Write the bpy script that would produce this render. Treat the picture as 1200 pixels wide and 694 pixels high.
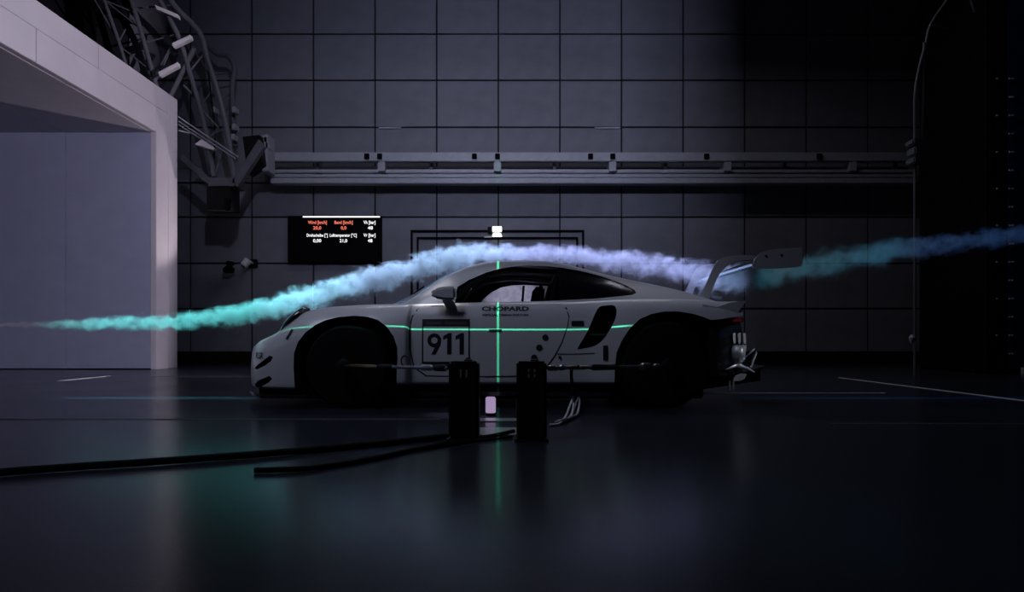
import bpy, bmesh, math, random
import numpy as np
from mathutils import Vector, Matrix, noise, geometry

for o in list(bpy.data.objects):
    bpy.data.objects.remove(o)
C = bpy.context.scene.collection
SC = bpy.context.scene
R = math.radians
random.seed(4)

# ------------------------------------------------------------------ camera
H = 0.574                    # lens height above the floor
cam = bpy.data.cameras.new('camera')
cam.lens = 24; cam.sensor_width = 36
cam.shift_y = 0.04           # horizon sits below the middle of the frame
cam.clip_end = 200
cam_o = bpy.data.objects.new('camera', cam); C.objects.link(cam_o)
cam_o.location = (0, 0, H); cam_o.rotation_euler = (R(90), 0, 0)
SC.camera = cam_o

# ------------------------------------------------------------------ world, exposure
SC.view_settings.view_transform = 'Standard'
SC.view_settings.look = 'None'
SC.view_settings.gamma = 1.0
SC.view_settings.use_curve_mapping = False
SC.view_settings.exposure = 0.0
w = bpy.data.worlds.new('world'); SC.world = w; w.use_nodes = True
bg = w.node_tree.nodes['Background']
bg.inputs[0].default_value = (0.30, 0.34, 0.50, 1); bg.inputs[1].default_value = 0.003
try:
    SC.cycles.use_denoising = True
    SC.cycles.volume_max_steps = 1024
    SC.cycles.max_bounces = 8
    SC.cycles.transparent_max_bounces = 16
    SC.cycles.caustics_reflective = False
    SC.cycles.caustics_refractive = False
except Exception:
    pass

# ------------------------------------------------------------------ lamps
def aim(o, target):
    o.rotation_euler = (Vector(target) - o.location).to_track_quat('-Z', 'Y').to_euler()

def spot(name, loc, target, energy, color, angle, blend=0.4, size=0.05):
    l = bpy.data.lights.new(name, 'SPOT'); l.energy = energy; l.color = color
    l.spot_size = R(angle); l.spot_blend = blend; l.shadow_soft_size = size
    o = bpy.data.objects.new(name, l); C.objects.link(o); o.location = loc; aim(o, target)
    return o

def area(name, loc, target, energy, color, sx, sy):
    l = bpy.data.lights.new(name, 'AREA'); l.energy = energy; l.color = color
    l.shape = 'RECTANGLE'; l.size = sx; l.size_y = sy
    o = bpy.data.objects.new(name, l); C.objects.link(o); o.location = loc; aim(o, target)
    return o

def sheet_lamp(name, loc, xaxis, target, energy, color, half, lo, hi, soft=0.3, angle=150, fade=0.06, fade_lo=None, gain=1.0):
    """a projector that throws a thin sheet of light: local X runs along the sheet,
    half = half thickness (tangent), lo..hi = extent along local X (tangent)"""
    l = bpy.data.lights.new(name, 'SPOT'); l.energy = energy; l.color = color
    l.spot_size = R(angle); l.spot_blend = 0.0; l.shadow_soft_size = 0.002
    o = bpy.data.objects.new(name, l); C.objects.link(o); o.location = loc
    z = -(Vector(target) - Vector(loc)).normalized()
    x = Vector(xaxis); x = (x - z * x.dot(z)).normalized(); y = z.cross(x)
    m = Matrix((x, y, z)).transposed().to_4x4(); m.translation = Vector(loc)
    o.matrix_world = m
    l.use_nodes = True
    nt = l.node_tree; N = nt.nodes; L = nt.links
    em = [n for n in N if n.type == 'EMISSION'][0]
    tc = N.new('ShaderNodeTexCoord'); sep = N.new('ShaderNodeSeparateXYZ')
    L.new(tc.outputs['Normal'], sep.inputs[0])
    def math_(op, a, b=None, clamp=False):
        n = N.new('ShaderNodeMath'); n.operation = op; n.use_clamp = clamp
        for i, v in enumerate((a, b)):
            if v is None: continue
            if isinstance(v, (int, float)): n.inputs[i].default_value = v
            else: L.new(v, n.inputs[i])
        return n.outputs[0]
    az = math_('ABSOLUTE', sep.outputs['Z'])
    ty = math_('ABSOLUTE', math_('DIVIDE', sep.outputs['Y'], az))
    tx = math_('DIVIDE', sep.outputs['X'], az)
    a = math_('DIVIDE', math_('SUBTRACT', half, ty), half * soft, True)
    e = fade * (hi - lo)
    b = math_('DIVIDE', math_('SUBTRACT', tx, lo), fade_lo or e, True)
    c = math_('DIVIDE', math_('SUBTRACT', hi, tx), e, True)
    s = math_('MULTIPLY', math_('MULTIPLY', math_('MULTIPLY', a, b), c), gain)
    L.new(s, em.inputs['Strength'])
    return o

CY = 6.425     # centre plane of the car
sheet_lamp('wall_lamp_barn_doors', (-0.6, 2.0, 6.6), (1, 0, 0), (-0.6, 14.5, 5.0), 1400, (0.64, 0.68, 1.0), 0.62, -0.62, 0.44, 0.75, fade=0.20, fade_lo=0.57)  # unseen lamp, beam edges shaped so the right wall stays dark
sheet_lamp('nozzle_lamp_barn_doors', (2.6, 5.2, 3.5), (1, 0, 0), (-6.6, 10.2, 3.0), 2300, (0.86, 0.79, 1.0), 0.45, -0.47, 0.235, 0.3, fade=0.055)  # unseen lamp added for the nozzle, beam edge keeps light off the wall
spot('gantry_lamp', (-4.6, 13.7, 1.6), (-7.2, 10.2, 4.2), 130, (1.0, 0.84, 0.90), 60, 0.5, 0.04)  # unseen lamp below the gantry, placed to light the nozzle ceiling
spot('car_spot', (-4.0, 2.2, 7.6), (-0.9, 5.8, 0.5), 560, (0.68, 0.74, 1.0), 52, 0.9, 1.5)  # added fill for the car, cone kept off the wall
spot('tail_spot', (5.2, 3.9, 2.4), (1.90, 5.60, 0.46), 120, (0.80, 0.86, 1.0), 8, 0.6, 0.03)  # unseen spot added to brighten the rear corner pieces
spot('nose_spot', (-4.8, 3.6, 2.3), (-2.12, 5.66, 0.44), 60, (0.86, 0.86, 1.0), 6, 0.9, 0.03)  # unseen spot added for a highlight on the nose
spot('pillar_spot', (-2.2, 8.6, 7.6), (-0.62, 5.52, 1.0), 1700, (0.95, 0.92, 1.0), 4.2, 0.8, 0.03)  # unseen spot added for a highlight on pillar and mirror
area('back_strip', (0.0, 10.2, 8.6), (-0.4, 6.6, 0.6), 130, (0.84, 0.84, 1.0), 7, 0.4)  # unseen strip added behind the car for rim light
# unseen coloured light sheets added in the centre plane to light the smoke
def smoke_lamp(name, x, x0, z0, x1, z1, energy, color, half, z=8.4):
    loc = Vector((x, CY, z)); tgt = Vector(((x0 + x1) / 2, CY, (z0 + z1) / 2)); d = (tgt - loc).normalized()
    xa = Vector((1, 0, 0)); xa = (xa - d * xa.dot(d)).normalized()
    def tan(px, pz):
        v = Vector((px, CY, pz)) - loc; return v.dot(xa) / v.dot(d)
    sheet_lamp(name, loc, (1, 0, 0), tgt, energy, color, half, tan(x0, z0), tan(x1, z1), 0.5, fade=0.22)
smoke_lamp('smoke_sheet_green', -4.2, -4.5, 0.7, -1.3, 1.0, 14000, (0.13, 0.86, 0.86), 0.014)
smoke_lamp('smoke_sheet_blue', -1.4, -2.5, 0.8, 0.2, 1.35, 16000, (0.38, 0.62, 1.0), 0.016)
smoke_lamp('smoke_sheet_lilac', 0.7, -0.6, 1.35, 2.3, 1.15, 15500, (0.42, 0.50, 1.0), 0.016)
smoke_lamp('smoke_sheet_teal', 3.4, 1.9, 1.15, 3.9, 1.35, 1500, (0.05, 0.60, 0.85), 0.020)
smoke_lamp('smoke_sheet_deep_blue', 5.0, 2.9, 1.35, 7.4, 1.65, 1500, (0.02, 0.26, 0.90), 0.018)
spot('wake_spot', (2.05, 10.6, 0.70), (1.97, CY, 1.10), 2000, (0.36, 0.55, 1.0), 8.5, 1.0, 0.03)  # unseen spot added to brighten the smoke under the wing
# measuring lasers
sheet_lamp('laser_upright', (-0.03485, 1.7, 6.0), (0.01025, -0.5, 0.9), (-0.1271, 6.2, 0.9), 17600, (0.05, 1.0, 0.45), 0.0016, -0.75, 0.88, gain=0.125)
sheet_lamp('laser_level', (-0.3, 1.7, 2.335), (1, 0, 0), (-0.3, 5.47, 0.645), 5200, (0.10, 1.0, 0.55), 0.0018, -0.50, 0.34, gain=0.125)
spot('cabin_lamp', (0.2, 9.6, 2.2), (0.0, 7.2, 1.02), 240, (0.80, 0.74, 1.0), 13, 0.5, 0.05)  # unseen lamp added beyond the car to light the far pane

# ------------------------------------------------------------------ materials
def mat(name, color, rough=0.5, metal=0.0, spec=0.5, coat=0.0, bump=0.0, bscale=40, mott=0.0, mscale=6):
    m = bpy.data.materials.new(name); m.use_nodes = True
    nt = m.node_tree; N = nt.nodes; L = nt.links
    b = N['Principled BSDF']
    b.inputs['Base Color'].default_value = (*color, 1)
    b.inputs['Roughness'].default_value = rough
    b.inputs['Metallic'].default_value = metal
    b.inputs['Specular IOR Level'].default_value = spec
    b.inputs['Coat Weight'].default_value = coat
    b.inputs['Coat Roughness'].default_value = 0.05
    tc = N.new('ShaderNodeTexCoord')
    if bump:
        n = N.new('ShaderNodeTexNoise'); n.inputs['Scale'].default_value = bscale; n.inputs['Detail'].default_value = 4
        L.new(tc.outputs['Object'], n.inputs['Vector'])
        bp = N.new('ShaderNodeBump'); bp.inputs['Strength'].default_value = bump; bp.inputs['Distance'].default_value = 0.02
        L.new(n.outputs['Fac'], bp.inputs['Height']); L.new(bp.outputs[0], b.inputs['Normal'])
    if mott:
        n = N.new('ShaderNodeTexNoise'); n.inputs['Scale'].default_value = mscale; n.inputs['Detail'].default_value = 5
        L.new(tc.outputs['Object'], n.inputs['Vector'])
        cr = N.new('ShaderNodeValToRGB')
        cr.color_ramp.elements[0].position = 0.3; cr.color_ramp.elements[1].position = 0.7
        cr.color_ramp.elements[0].color = (*[c * (1 - mott) for c in color], 1)
        cr.color_ramp.elements[1].color = (*[min(1, c * (1 + mott)) for c in color], 1)
        L.new(n.outputs['Fac'], cr.inputs[0]); L.new(cr.outputs[0], b.inputs['Base Color'])
    return m

def emit(name, color, strength):
    m = bpy.data.materials.new(name); m.use_nodes = True
    nt = m.node_tree; nt.nodes.clear()
    e = nt.nodes.new('ShaderNodeEmission'); e.inputs[0].default_value = (*color, 1); e.inputs[1].default_value = strength
    o = nt.nodes.new('ShaderNodeOutputMaterial'); nt.links.new(e.outputs[0], o.inputs[0])
    return m

M = {}
M['panel'] = mat('grey_acoustic_panel', (0.22, 0.22, 0.25), 0.62, mott=0.10, mscale=3, bump=0.04, bscale=120)
M['nozzle_ceiling'] = mat('painted_nozzle_ceiling', (0.42, 0.40, 0.46), 0.6, mott=0.05, mscale=3)
M['joint'] = mat('black_joint', (0.012, 0.012, 0.018), 0.8, mott=0.2)
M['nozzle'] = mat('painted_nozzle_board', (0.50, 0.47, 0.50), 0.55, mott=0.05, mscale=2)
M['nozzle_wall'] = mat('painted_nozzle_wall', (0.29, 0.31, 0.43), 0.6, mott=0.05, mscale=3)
M['black'] = mat('matt_black', (0.006, 0.006, 0.007), 0.6, spec=0.2, mott=0.3)
M['soft_black'] = mat('deep_black', (0.004, 0.004, 0.005), 0.9, spec=0.1, mott=0.3)
M['rubber'] = mat('black_rubber', (0.006, 0.006, 0.007), 0.8, spec=0.12, bump=0.1, bscale=90)
M['carbon'] = mat('gloss_carbon', (0.012, 0.012, 0.014), 0.18, mott=0.3, mscale=60)
M['white'] = mat('white_car_paint', (0.62, 0.62, 0.64), 0.38, coat=0.4, mott=0.03, mscale=2)
M['decal'] = mat('black_decal', (0.012, 0.012, 0.018), 0.45, mott=0.1)
M['decal_grey'] = mat('grey_decal', (0.06, 0.06, 0.065), 0.5, mott=0.1)
M['seam'] = mat('dark_shut_line', (0.02, 0.02, 0.024), 0.7, mott=0.1)
M['steel'] = mat('brushed_steel', (0.55, 0.55, 0.58), 0.32, metal=1.0, mott=0.08, mscale=20)
M['shiny'] = mat('crumpled_bright_metal', (0.95, 0.95, 0.98), 0.25, metal=0.55, bump=0.9, bscale=22)
M['rail'] = mat('painted_rail', (0.42, 0.42, 0.46), 0.45, mott=0.08, mscale=8)
M['truss'] = mat('dark_truss_tube', (0.13, 0.13, 0.15), 0.45, mott=0.1, mscale=10)
M['lightplate'] = mat('white_enamel_plate', (0.85, 0.80, 0.80), 0.4, mott=0.04)
M['brass'] = mat('brass_fitting', (0.75, 0.55, 0.34), 0.3, metal=1.0, mott=0.05)
M['post'] = mat('brown_black_enamel', (0.016, 0.011, 0.011), 0.3, mott=0.2)
M['slot'] = mat('bronze_slot', (0.36, 0.27, 0.21), 0.5, mott=0.1)  # slots, and the highlight painted on the post edge
M['red'] = mat('red_lens', (0.65, 0.05, 0.07), 0.15, mott=0.1)
M['navy'] = mat('navy_panel', (0.030, 0.06, 0.17), 0.5, mott=0.1)
M['rivet'] = mat('dull_rivet', (0.75, 0.76, 0.82), 0.5, mott=0.1)
M['ceiling'] = mat('dark_ceiling', (0.05, 0.05, 0.06), 0.8, mott=0.1)
M['red_text'] = emit('red_display_text', (1.0, 0.20, 0.14), 1.1)
M['white_text'] = emit('white_display_text', (1.0, 0.98, 1.0), 1.2)
M['sign'] = emit('lit_sign', (0.92, 1.0, 0.86), 2.2)
M['led'] = emit('lilac_lamp', (0.62, 0.45, 0.78), 0.55)

def floor_mat():
    m = mat('dark_gloss_floor', (0.022, 0.025, 0.036), 0.2, spec=0.16)
    nt = m.node_tree; N = nt.nodes; L = nt.links; b = N['Principled BSDF']
    tc = N.new('ShaderNodeTexCoord')
    n = N.new('ShaderNodeTexNoise'); n.inputs['Scale'].default_value = 1.1; n.inputs['Detail'].default_value = 6
    L.new(tc.outputs['Object'], n.inputs['Vector'])
    mr = N.new('ShaderNodeMapRange'); mr.inputs['To Min'].default_value = 0.17; mr.inputs['To Max'].default_value = 0.27
    L.new(n.outputs['Fac'], mr.inputs['Value']); L.new(mr.outputs[0], b.inputs['Roughness'])
    n2 = N.new('ShaderNodeTexNoise'); n2.inputs['Scale'].default_value = 60; n2.inputs['Detail'].default_value = 3
    L.new(tc.outputs['Object'], n2.inputs['Vector'])
    bp = N.new('ShaderNodeBump'); bp.inputs['Strength'].default_value = 0.03; bp.inputs['Distance'].default_value = 0.01
    L.new(n2.outputs['Fac'], bp.inputs['Height']); L.new(bp.outputs[0], b.inputs['Normal'])
    return m
M['floor'] = floor_mat()

def glass_mat(name, tint, gloss):
    m = bpy.data.materials.new(name); m.use_nodes = True
    nt = m.node_tree; nt.nodes.clear(); N = nt.nodes; L = nt.links
    t = N.new('ShaderNodeBsdfTransparent'); t.inputs[0].default_value = (*tint, 1)
    g = N.new('ShaderNodeBsdfGlossy'); g.inputs['Roughness'].default_value = 0.05
    mx = N.new('ShaderNodeMixShader'); mx.inputs[0].default_value = gloss
    o = N.new('ShaderNodeOutputMaterial')
    L.new(t.outputs[0], mx.inputs[1]); L.new(g.outputs[0], mx.inputs[2]); L.new(mx.outputs[0], o.inputs[0])
    return m
M['glass'] = glass_mat('tinted_glass', (0.6, 0.61, 0.65), 0.025)
M['dark_glass'] = mat('black_glass', (0.006, 0.006, 0.008), 0.12, mott=0.1)
M['lens'] = mat('headlamp_lens', (0.05, 0.06, 0.065), 0.12, coat=0.8, mott=0.2, mscale=20)

def frosted():
    m = bpy.data.materials.new('frosted_pane'); m.use_nodes = True
    nt = m.node_tree; nt.nodes.clear(); N = nt.nodes; L = nt.links
    tr = N.new('ShaderNodeBsdfTranslucent'); df = N.new('ShaderNodeBsdfDiffuse')
    tc = N.new('ShaderNodeTexCoord'); n = N.new('ShaderNodeTexNoise'); n.inputs['Scale'].default_value = 16; n.inputs['Detail'].default_value = 6
    cr = N.new('ShaderNodeValToRGB'); cr.color_ramp.elements[0].position = 0.3; cr.color_ramp.elements[1].position = 0.7
    cr.color_ramp.elements[0].color = (0.55, 0.55, 0.6, 1); cr.color_ramp.elements[1].color = (0.9, 0.9, 0.92, 1)
    L.new(tc.outputs['Object'], n.inputs['Vector']); L.new(n.outputs['Fac'], cr.inputs[0])
    L.new(cr.outputs[0], tr.inputs[0]); L.new(cr.outputs[0], df.inputs[0])
    mx = N.new('ShaderNodeMixShader'); mx.inputs[0].default_value = 0.35
    o = N.new('ShaderNodeOutputMaterial')
    L.new(tr.outputs[0], mx.inputs[1]); L.new(df.outputs[0], mx.inputs[2]); L.new(mx.outputs[0], o.inputs[0])
    return m
M['frosted'] = frosted()

# ------------------------------------------------------------------ helpers
def P(u, v, Y):
    """photo pixel at depth Y -> point"""
    return Vector(((u - 600) * Y / 800, Y, H + (395 - v) * Y / 800))

class MB:
    def __init__(self): self.v = []; self.f = []
    def add(self, verts, faces):
        b = len(self.v); self.v += [tuple(p) for p in verts]; self.f += [tuple(i + b for i in f) for f in faces]; return self
    def box(self, x0, x1, y0, y1, z0, z1):
        return self.add([(x0,y0,z0),(x1,y0,z0),(x1,y1,z0),(x0,y1,z0),(x0,y0,z1),(x1,y0,z1),(x1,y1,z1),(x0,y1,z1)],
                        [(0,3,2,1),(4,5,6,7),(0,1,5,4),(1,2,6,5),(2,3,7,6),(3,0,4,7)])
    def prism(self, pts, d):
        """closed planar polygon pts swept by vector d"""
        n = len(pts); d = Vector(d)
        vs = [Vector(p) for p in pts]; vs += [p + d for p in vs]
        return self.add(vs, [tuple(range(n - 1, -1, -1)), tuple(range(n, 2 * n))] + [(i, (i+1) % n, n + (i+1) % n, n + i) for i in range(n)])
    def tube(self, pts, r, n=10):
        pts = [Vector(p) for p in pts]; rs = r if isinstance(r, (list, tuple)) else [r] * len(pts)
        rings = []; up = None
        for i, p in enumerate(pts):
            d = (pts[min(i+1, len(pts)-1)] - pts[max(i-1, 0)]).normalized()
            if up is None:
                up = Vector((0,0,1)) if abs(d.z) < 0.9 else Vector((0,1,0))
            a = d.cross(up).normalized(); up = a.cross(d).normalized()
            rings.append([p + (a * math.cos(t) + up * math.sin(t)) * rs[i] for t in [2*math.pi*k/n for k in range(n)]])
        vs = [q for rg in rings for q in rg]; fs = []
        for i in range(len(pts) - 1):
            for k in range(n):
                fs.append((i*n+k, i*n+(k+1) % n, (i+1)*n+(k+1) % n, (i+1)*n+k))
        fs.append(tuple(range(n-1, -1, -1))); fs.append(tuple((len(pts)-1)*n+k for k in range(n)))
        return self.add(vs, fs)
    def lathe(self, prof, origin, axis='z', n=32):
        """profile of (radius, height) about an axis; closed at both ends"""
        vs = []; ox, oy, oz = origin
        for r, h in prof:
            for k in range(n):
                a = 2*math.pi*k/n; c, s = r*math.cos(a), r*math.sin(a)
                vs.append((ox+c, oy+s, oz+h) if axis == 'z' else (ox+c, oy+h, oz+s) if axis == 'y' else (ox+h, oy+c, oz+s))
        fs = []
        for i in range(len(prof) - 1):
            for k in range(n):
                fs.append((i*n+k, i*n+(k+1) % n, (i+1)*n+(k+1) % n, (i+1)*n+k))
        fs.append(tuple(range(n-1, -1, -1))); fs.append(tuple((len(prof)-1)*n+k for k in range(n)))
        return self.add(vs, fs)
    def build(self, name, m, parent=None, smooth=False, bevel=0, angle=35):
        me = bpy.data.meshes.new(name); me.from_pydata(self.v, [], self.f); me.update()
        bm = bmesh.new(); bm.from_mesh(me)
        bmesh.ops.recalc_face_normals(bm, faces=bm.faces)
        if bevel:
            eds = [e for e in bm.edges if len(e.link_faces) == 2 and e.calc_face_angle(0) > R(30)]
            bmesh.ops.bevel(bm, geom=eds, offset=bevel, segments=2, affect='EDGES', clamp_overlap=True)
        bm.to_mesh(me); bm.free()
        me.materials.append(m)
        if smooth:
            me.polygons.foreach_set('use_smooth', [True] * len(me.polygons))
            try: me.set_sharp_from_angle(angle=R(angle))
            except Exception: pass
        o = bpy.data.objects.new(name, me); C.objects.link(o)
        if parent: setparent(o, parent)
        return o

def setparent(o, p):
    """verts are in world coordinates; keep them there"""
    o.parent = p
    m = Matrix.Identity(4); q = p
    while q is not None:
        m = Matrix.Translation(-q.location) @ m; q = q.parent
    o.location = Vector(o.location) + m.translation if o.parent else o.location

def tag(o, label=None, cat=None, group=None, kind=None):
    for k, v in (('label', label), ('category', cat), ('group', group), ('kind', kind)):
        if v: o[k] = v
    return o

def thing(name, label, cat, loc=(0, 0, 0), group=None):
    o = bpy.data.objects.new(name, None); C.objects.link(o); o.location = loc; o.empty_display_size = 0.1
    return tag(o, label, cat, group)

def structure(mb, name, m, parent=None, **k):
    o = mb.build(name, m, parent, **k)
    if parent is None: tag(o, kind='structure')
    return o

def pchip(xs, ys):
    xs = np.asarray(xs, float); ys = np.asarray(ys, float)
    h = np.diff(xs); d = np.diff(ys) / h; n = len(xs); m = np.zeros(n)
    for i in range(1, n - 1):
        if d[i-1] * d[i] > 0:
            w1 = 2*h[i] + h[i-1]; w2 = h[i] + 2*h[i-1]
            m[i] = (w1 + w2) / (w1 / d[i-1] + w2 / d[i])
    m[0] = d[0]; m[-1] = d[-1]
    def f(x):
        x = np.clip(np.asarray(x, float), xs[0], xs[-1])
        i = np.clip(np.searchsorted(xs, x) - 1, 0, n - 2)
        t = (x - xs[i]) / h[i]
        return (ys[i]*(1+2*t)*(1-t)**2 + h[i]*m[i]*t*(1-t)**2 + ys[i+1]*t*t*(3-2*t) + h[i]*m[i+1]*t*t*(t-1))
    return f

def table(d):
    d = sorted(d.items()); return pchip([a for a, _ in d], [b for _, b in d])

def resample(ctrl, per):
    c = np.array(ctrl, float)
    s = np.concatenate([[0], np.cumsum(np.maximum(np.hypot(*np.diff(c, axis=0).T), 1e-4))])
    ft, fz = pchip(s, c[:, 0]), pchip(s, c[:, 1])
    q = np.concatenate([np.linspace(s[i], s[i+1], per, endpoint=False) for i in range(len(s)-1)] + [[s[-1]]])
    return np.stack([ft(q), fz(q)], 1)

def smooth_poly(pts, n=6):
    """closed Catmull-Rom through pts"""
    out = []; k = len(pts)
    for i in range(k):
        p0, p1, p2, p3 = [np.array(pts[(i+j-1) % k], float) for j in range(4)]
        for t in np.linspace(0, 1, n, endpoint=False):
            out.append(tuple(0.5*((2*p1)+(-p0+p2)*t+(2*p0-5*p1+4*p2-p3)*t*t+(-p0+3*p1-3*p2+p3)*t**3)))
    return out

def boolean_cut(o, cutters):
    for c in cutters:
        md = o.modifiers.new('cut', 'BOOLEAN'); md.operation = 'DIFFERENCE'; md.object = c; md.solver = 'EXACT'
        md.material_mode = 'TRANSFER'
    bpy.context.view_layer.update()
    me = bpy.data.meshes.new_from_object(o.evaluated_get(bpy.context.evaluated_depsgraph_get()))
    o.modifiers.clear(); old = o.data; o.data = me; me.name = old.name
    for c in cutters:
        cm = c.data; bpy.data.objects.remove(c); bpy.data.meshes.remove(cm)
    me.polygons.foreach_set('use_smooth', [True] * len(me.polygons))
    try: me.set_sharp_from_angle(angle=R(40))
    except Exception: pass

def text_mesh(body, size, align='CENTER', bold=0.0):
    """flat text as vertex / face lists in its own xy plane"""
    cu = bpy.data.curves.new('text', 'FONT'); cu.body = body; cu.size = size; cu.align_x = align; cu.offset = bold
    cu.resolution_u = 3
    t = bpy.data.objects.new('text', cu); C.objects.link(t)
    bpy.context.view_layer.update()
    me = bpy.data.meshes.new_from_object(t.evaluated_get(bpy.context.evaluated_depsgraph_get()))
    vs = [v.co.copy() for v in me.vertices]; fs = [tuple(p.vertices) for p in me.polygons]
    bpy.data.objects.remove(t); bpy.data.curves.remove(cu); bpy.data.meshes.remove(me)
    return vs, fs

# ------------------------------------------------------------------ the hall
WY = 14.5
structure(MB().box(-16, 16, -6, WY + 0.4, -0.3, 0), 'floor', M['floor'])
structure(MB().box(-16, 16, -6, WY + 0.4, 10.2, 10.4), 'ceiling', M['ceiling'])
wall = structure(MB().box(-16, 16, WY, WY + 0.3, 0, 10.2), 'wall_back', M['joint'])
structure(MB().box(-16.3, -16, -6, WY + 0.4, 0, 10.2), 'wall_left', M['ceiling'])
structure(MB().box(16, 16.3, -6, WY + 0.4, 0, 10.2), 'wall_right', M['ceiling'])
S = 800 / WY
zj = [0.248, 1.172, 2.133, 3.112, 3.837, 5.015, 6.01, 6.99, 7.97]
xj = [-0.29 + 1.305 * i for i in range(-6, 8)]
cache = {}
for i in range(len(xj) - 1):
    for k in range(len(zj) - 1):
        hh = round(zj[k+1] - zj[k], 4)
        if hh not in cache:
            g = 0.017
            mb = MB().box(g, 1.305 - g, -0.045, 0.0, g, hh - g)
            o = mb.build('panel', M['panel'], None, bevel=0.006); cache[hh] = o.data
        else:
            o = bpy.data.objects.new('panel', cache[hh]); C.objects.link(o)
        o.location = (xj[i], WY + 0.003 - 0.004 * random.random(), zj[k]); o.parent = wall
structure(MB().box(-16, 16, WY - 0.05, WY, 0, 0.225), 'baseboard_back', M['black'], bevel=0.006)

# large gate in the back wall: two nested dark frame profiles
gate = thing('door_1', None, None, (0, WY, 0)); gate['kind'] = 'structure'
def gate_frame(u0, u1, v, wd):
    a = P(u0, v, WY); b = P(u1, v, WY); mb = MB()
    mb.box(a.x - wd, a.x + wd, WY - 0.085, WY - 0.02, 0.0, a.z + wd)
    mb.box(b.x - wd, b.x + wd, WY - 0.085, WY - 0.02, 0.0, a.z + wd)
    mb.box(a.x + wd, b.x - wd, WY - 0.085, WY - 0.02, a.z - wd, a.z + wd)
    return mb
gate_frame(483, 683, 271.5, 0.022).build('outer_frame', M['soft_black'], gate)
gate_frame(490, 676, 279.5, 0.020).build('inner_frame', M['soft_black'], gate)

# short pale strips standing in for highlights on the panel joints
for (u0, u1) in ((444, 470), (697, 727)):
    a = P(u0, 150, WY - 0.06); b = P(u1, 150, WY - 0.06)
    o = MB().box(a.x, b.x, WY - 0.075, WY - 0.03, a.z - 0.018, a.z + 0.018).build('metal_strip', M['rail'])
    tag(o, ('thin pale metal strip on the wall joint above the rail, left of the green line' if u0 < 500 else
            'thin pale metal strip on the wall joint above the rail, right of the green line'), 'strip', 'metal strips on the wall joints')

# floor: steel seams of the balance platform and the belts
def seam(x0, x1, y0, y1, label, m='lightplate'):
    o = MB().box(x0, x1, y0, y1, 0.0, 0.004).build('floor_seam', M[m]); tag(o, label, 'floor strip')
seam(1.70, 3.80, 6.95, 6.975, 'straight steel floor strip running across behind the rear of the car')
seam(4.585, 4.615, 6.0, 9.6, 'steel floor strip running away from the camera at the right of the car')
seam(-5.93, -5.88, 8.9, 10.0, 'steel floor strip running away from the camera before the grey nozzle')
seam(-5.0, -0.5, 4.74, 4.752, 'thin steel floor seam crossing in front of the front wheel', 'truss')
seam(2.1, 7.0, 4.49, 4.505, 'thin steel floor seam crossing the dark floor right of the car', 'truss')
seam(-7.4, -3.6, 9.9, 9.915, 'thin steel floor seam lying along the foot of the nozzle', 'truss')

# ------------------------------------------------------------------ nozzle on the left
NX = -6.27
nz = thing('tunnel_nozzle', 'large pale grey rectangular wind nozzle opening at the left', 'nozzle', (NX, 10, 0))
def board(y0, y1, z0, z1, xo=0.0, name='frame_board'):
    return MB().box(NX - 0.10, NX + xo, y0, y1, z0, z1).build(name, M['nozzle'], nz, bevel=0.006)
# far upright in two boards with a groove between them, head in three lengths
board(12.03, 12.445, 0, 4.64); board(12.46, 12.80, 0, 5.02, -0.004)
for y0, y1 in ((0.6, 4.6), (4.61, 8.99), (9.0, 12.445)):
    board(y0, min(y1, 12.022), 4.19, 4.64)
for y0, y1 in ((0.6, 5.6), (5.61, 10.35), (10.358, 12.445)):
    board(y0, y1, 4.645, 5.02, -0.004)
board(0.6, 1.4, 0, 4.18)
MB().box(NX - 0.06, NX - 0.02, 0.55, 12.85, 4.3, 4.98).build('head_backing', M['joint'], nz)
MB().box(NX - 0.06, NX - 0.02, 12.1, 12.78, 0, 4.9).build('upright_backing', M['joint'], nz)
for k in range(6):
    x1 = NX - 0.102 - 1.5 * k
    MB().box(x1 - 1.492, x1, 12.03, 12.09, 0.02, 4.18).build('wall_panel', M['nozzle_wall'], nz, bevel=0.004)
    MB().box(x1 - 1.492, x1, 1.41, 12.03, 4.182, 4.26).build('ceiling_panel', M['nozzle_ceiling'], nz, bevel=0.004)
MB().box(NX - 9.1, NX - 0.10, 12.1, 12.16, 0, 4.3).build('wall_backing', M['joint'], nz)
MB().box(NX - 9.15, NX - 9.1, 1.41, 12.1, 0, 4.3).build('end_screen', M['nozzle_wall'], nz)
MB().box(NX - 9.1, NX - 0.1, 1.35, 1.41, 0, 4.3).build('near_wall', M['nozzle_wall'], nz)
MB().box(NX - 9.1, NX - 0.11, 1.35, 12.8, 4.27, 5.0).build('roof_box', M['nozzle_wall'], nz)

# ------------------------------------------------------------------ collector on the right
CX = 7.38
col = thing('tunnel_collector', 'huge black collector mouth with a navy riveted inside wall at the right', 'collector', (CX, 10, 0))
MB().box(CX, CX + 0.3, 10.58, 12.4, 0, 9.6).build('frame_upright', M['soft_black'], col, bevel=0.03)
MB().box(CX, CX + 0.3, 1.5, 10.58, 7.4, 9.6).build('frame_head', M['soft_black'], col, bevel=0.03)
for k in range(5):
    x0 = CX + 0.302 + 1.4 * k
    MB().box(x0, x0 + 1.392, 10.58, 10.64, 0.12, 7.4).build('wall_panel', M['navy'], col, bevel=0.004)
MB().box(CX + 0.30, CX + 7.4, 1.5, 10.58, 7.4, 7.6).build('roof_panel', M['soft_black'], col)
MB().box(CX + 0.5, CX + 7.4, 10.51, 10.58, 0.0, 0.10).build('foot_rail', M['rail'], col, bevel=0.005)
MB().box(CX + 7.2, CX + 7.4, 1.5, 10.51, 0.1, 7.4).build('end_screen', M['soft_black'], col)
mb = MB(); yr = 10.565
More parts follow.
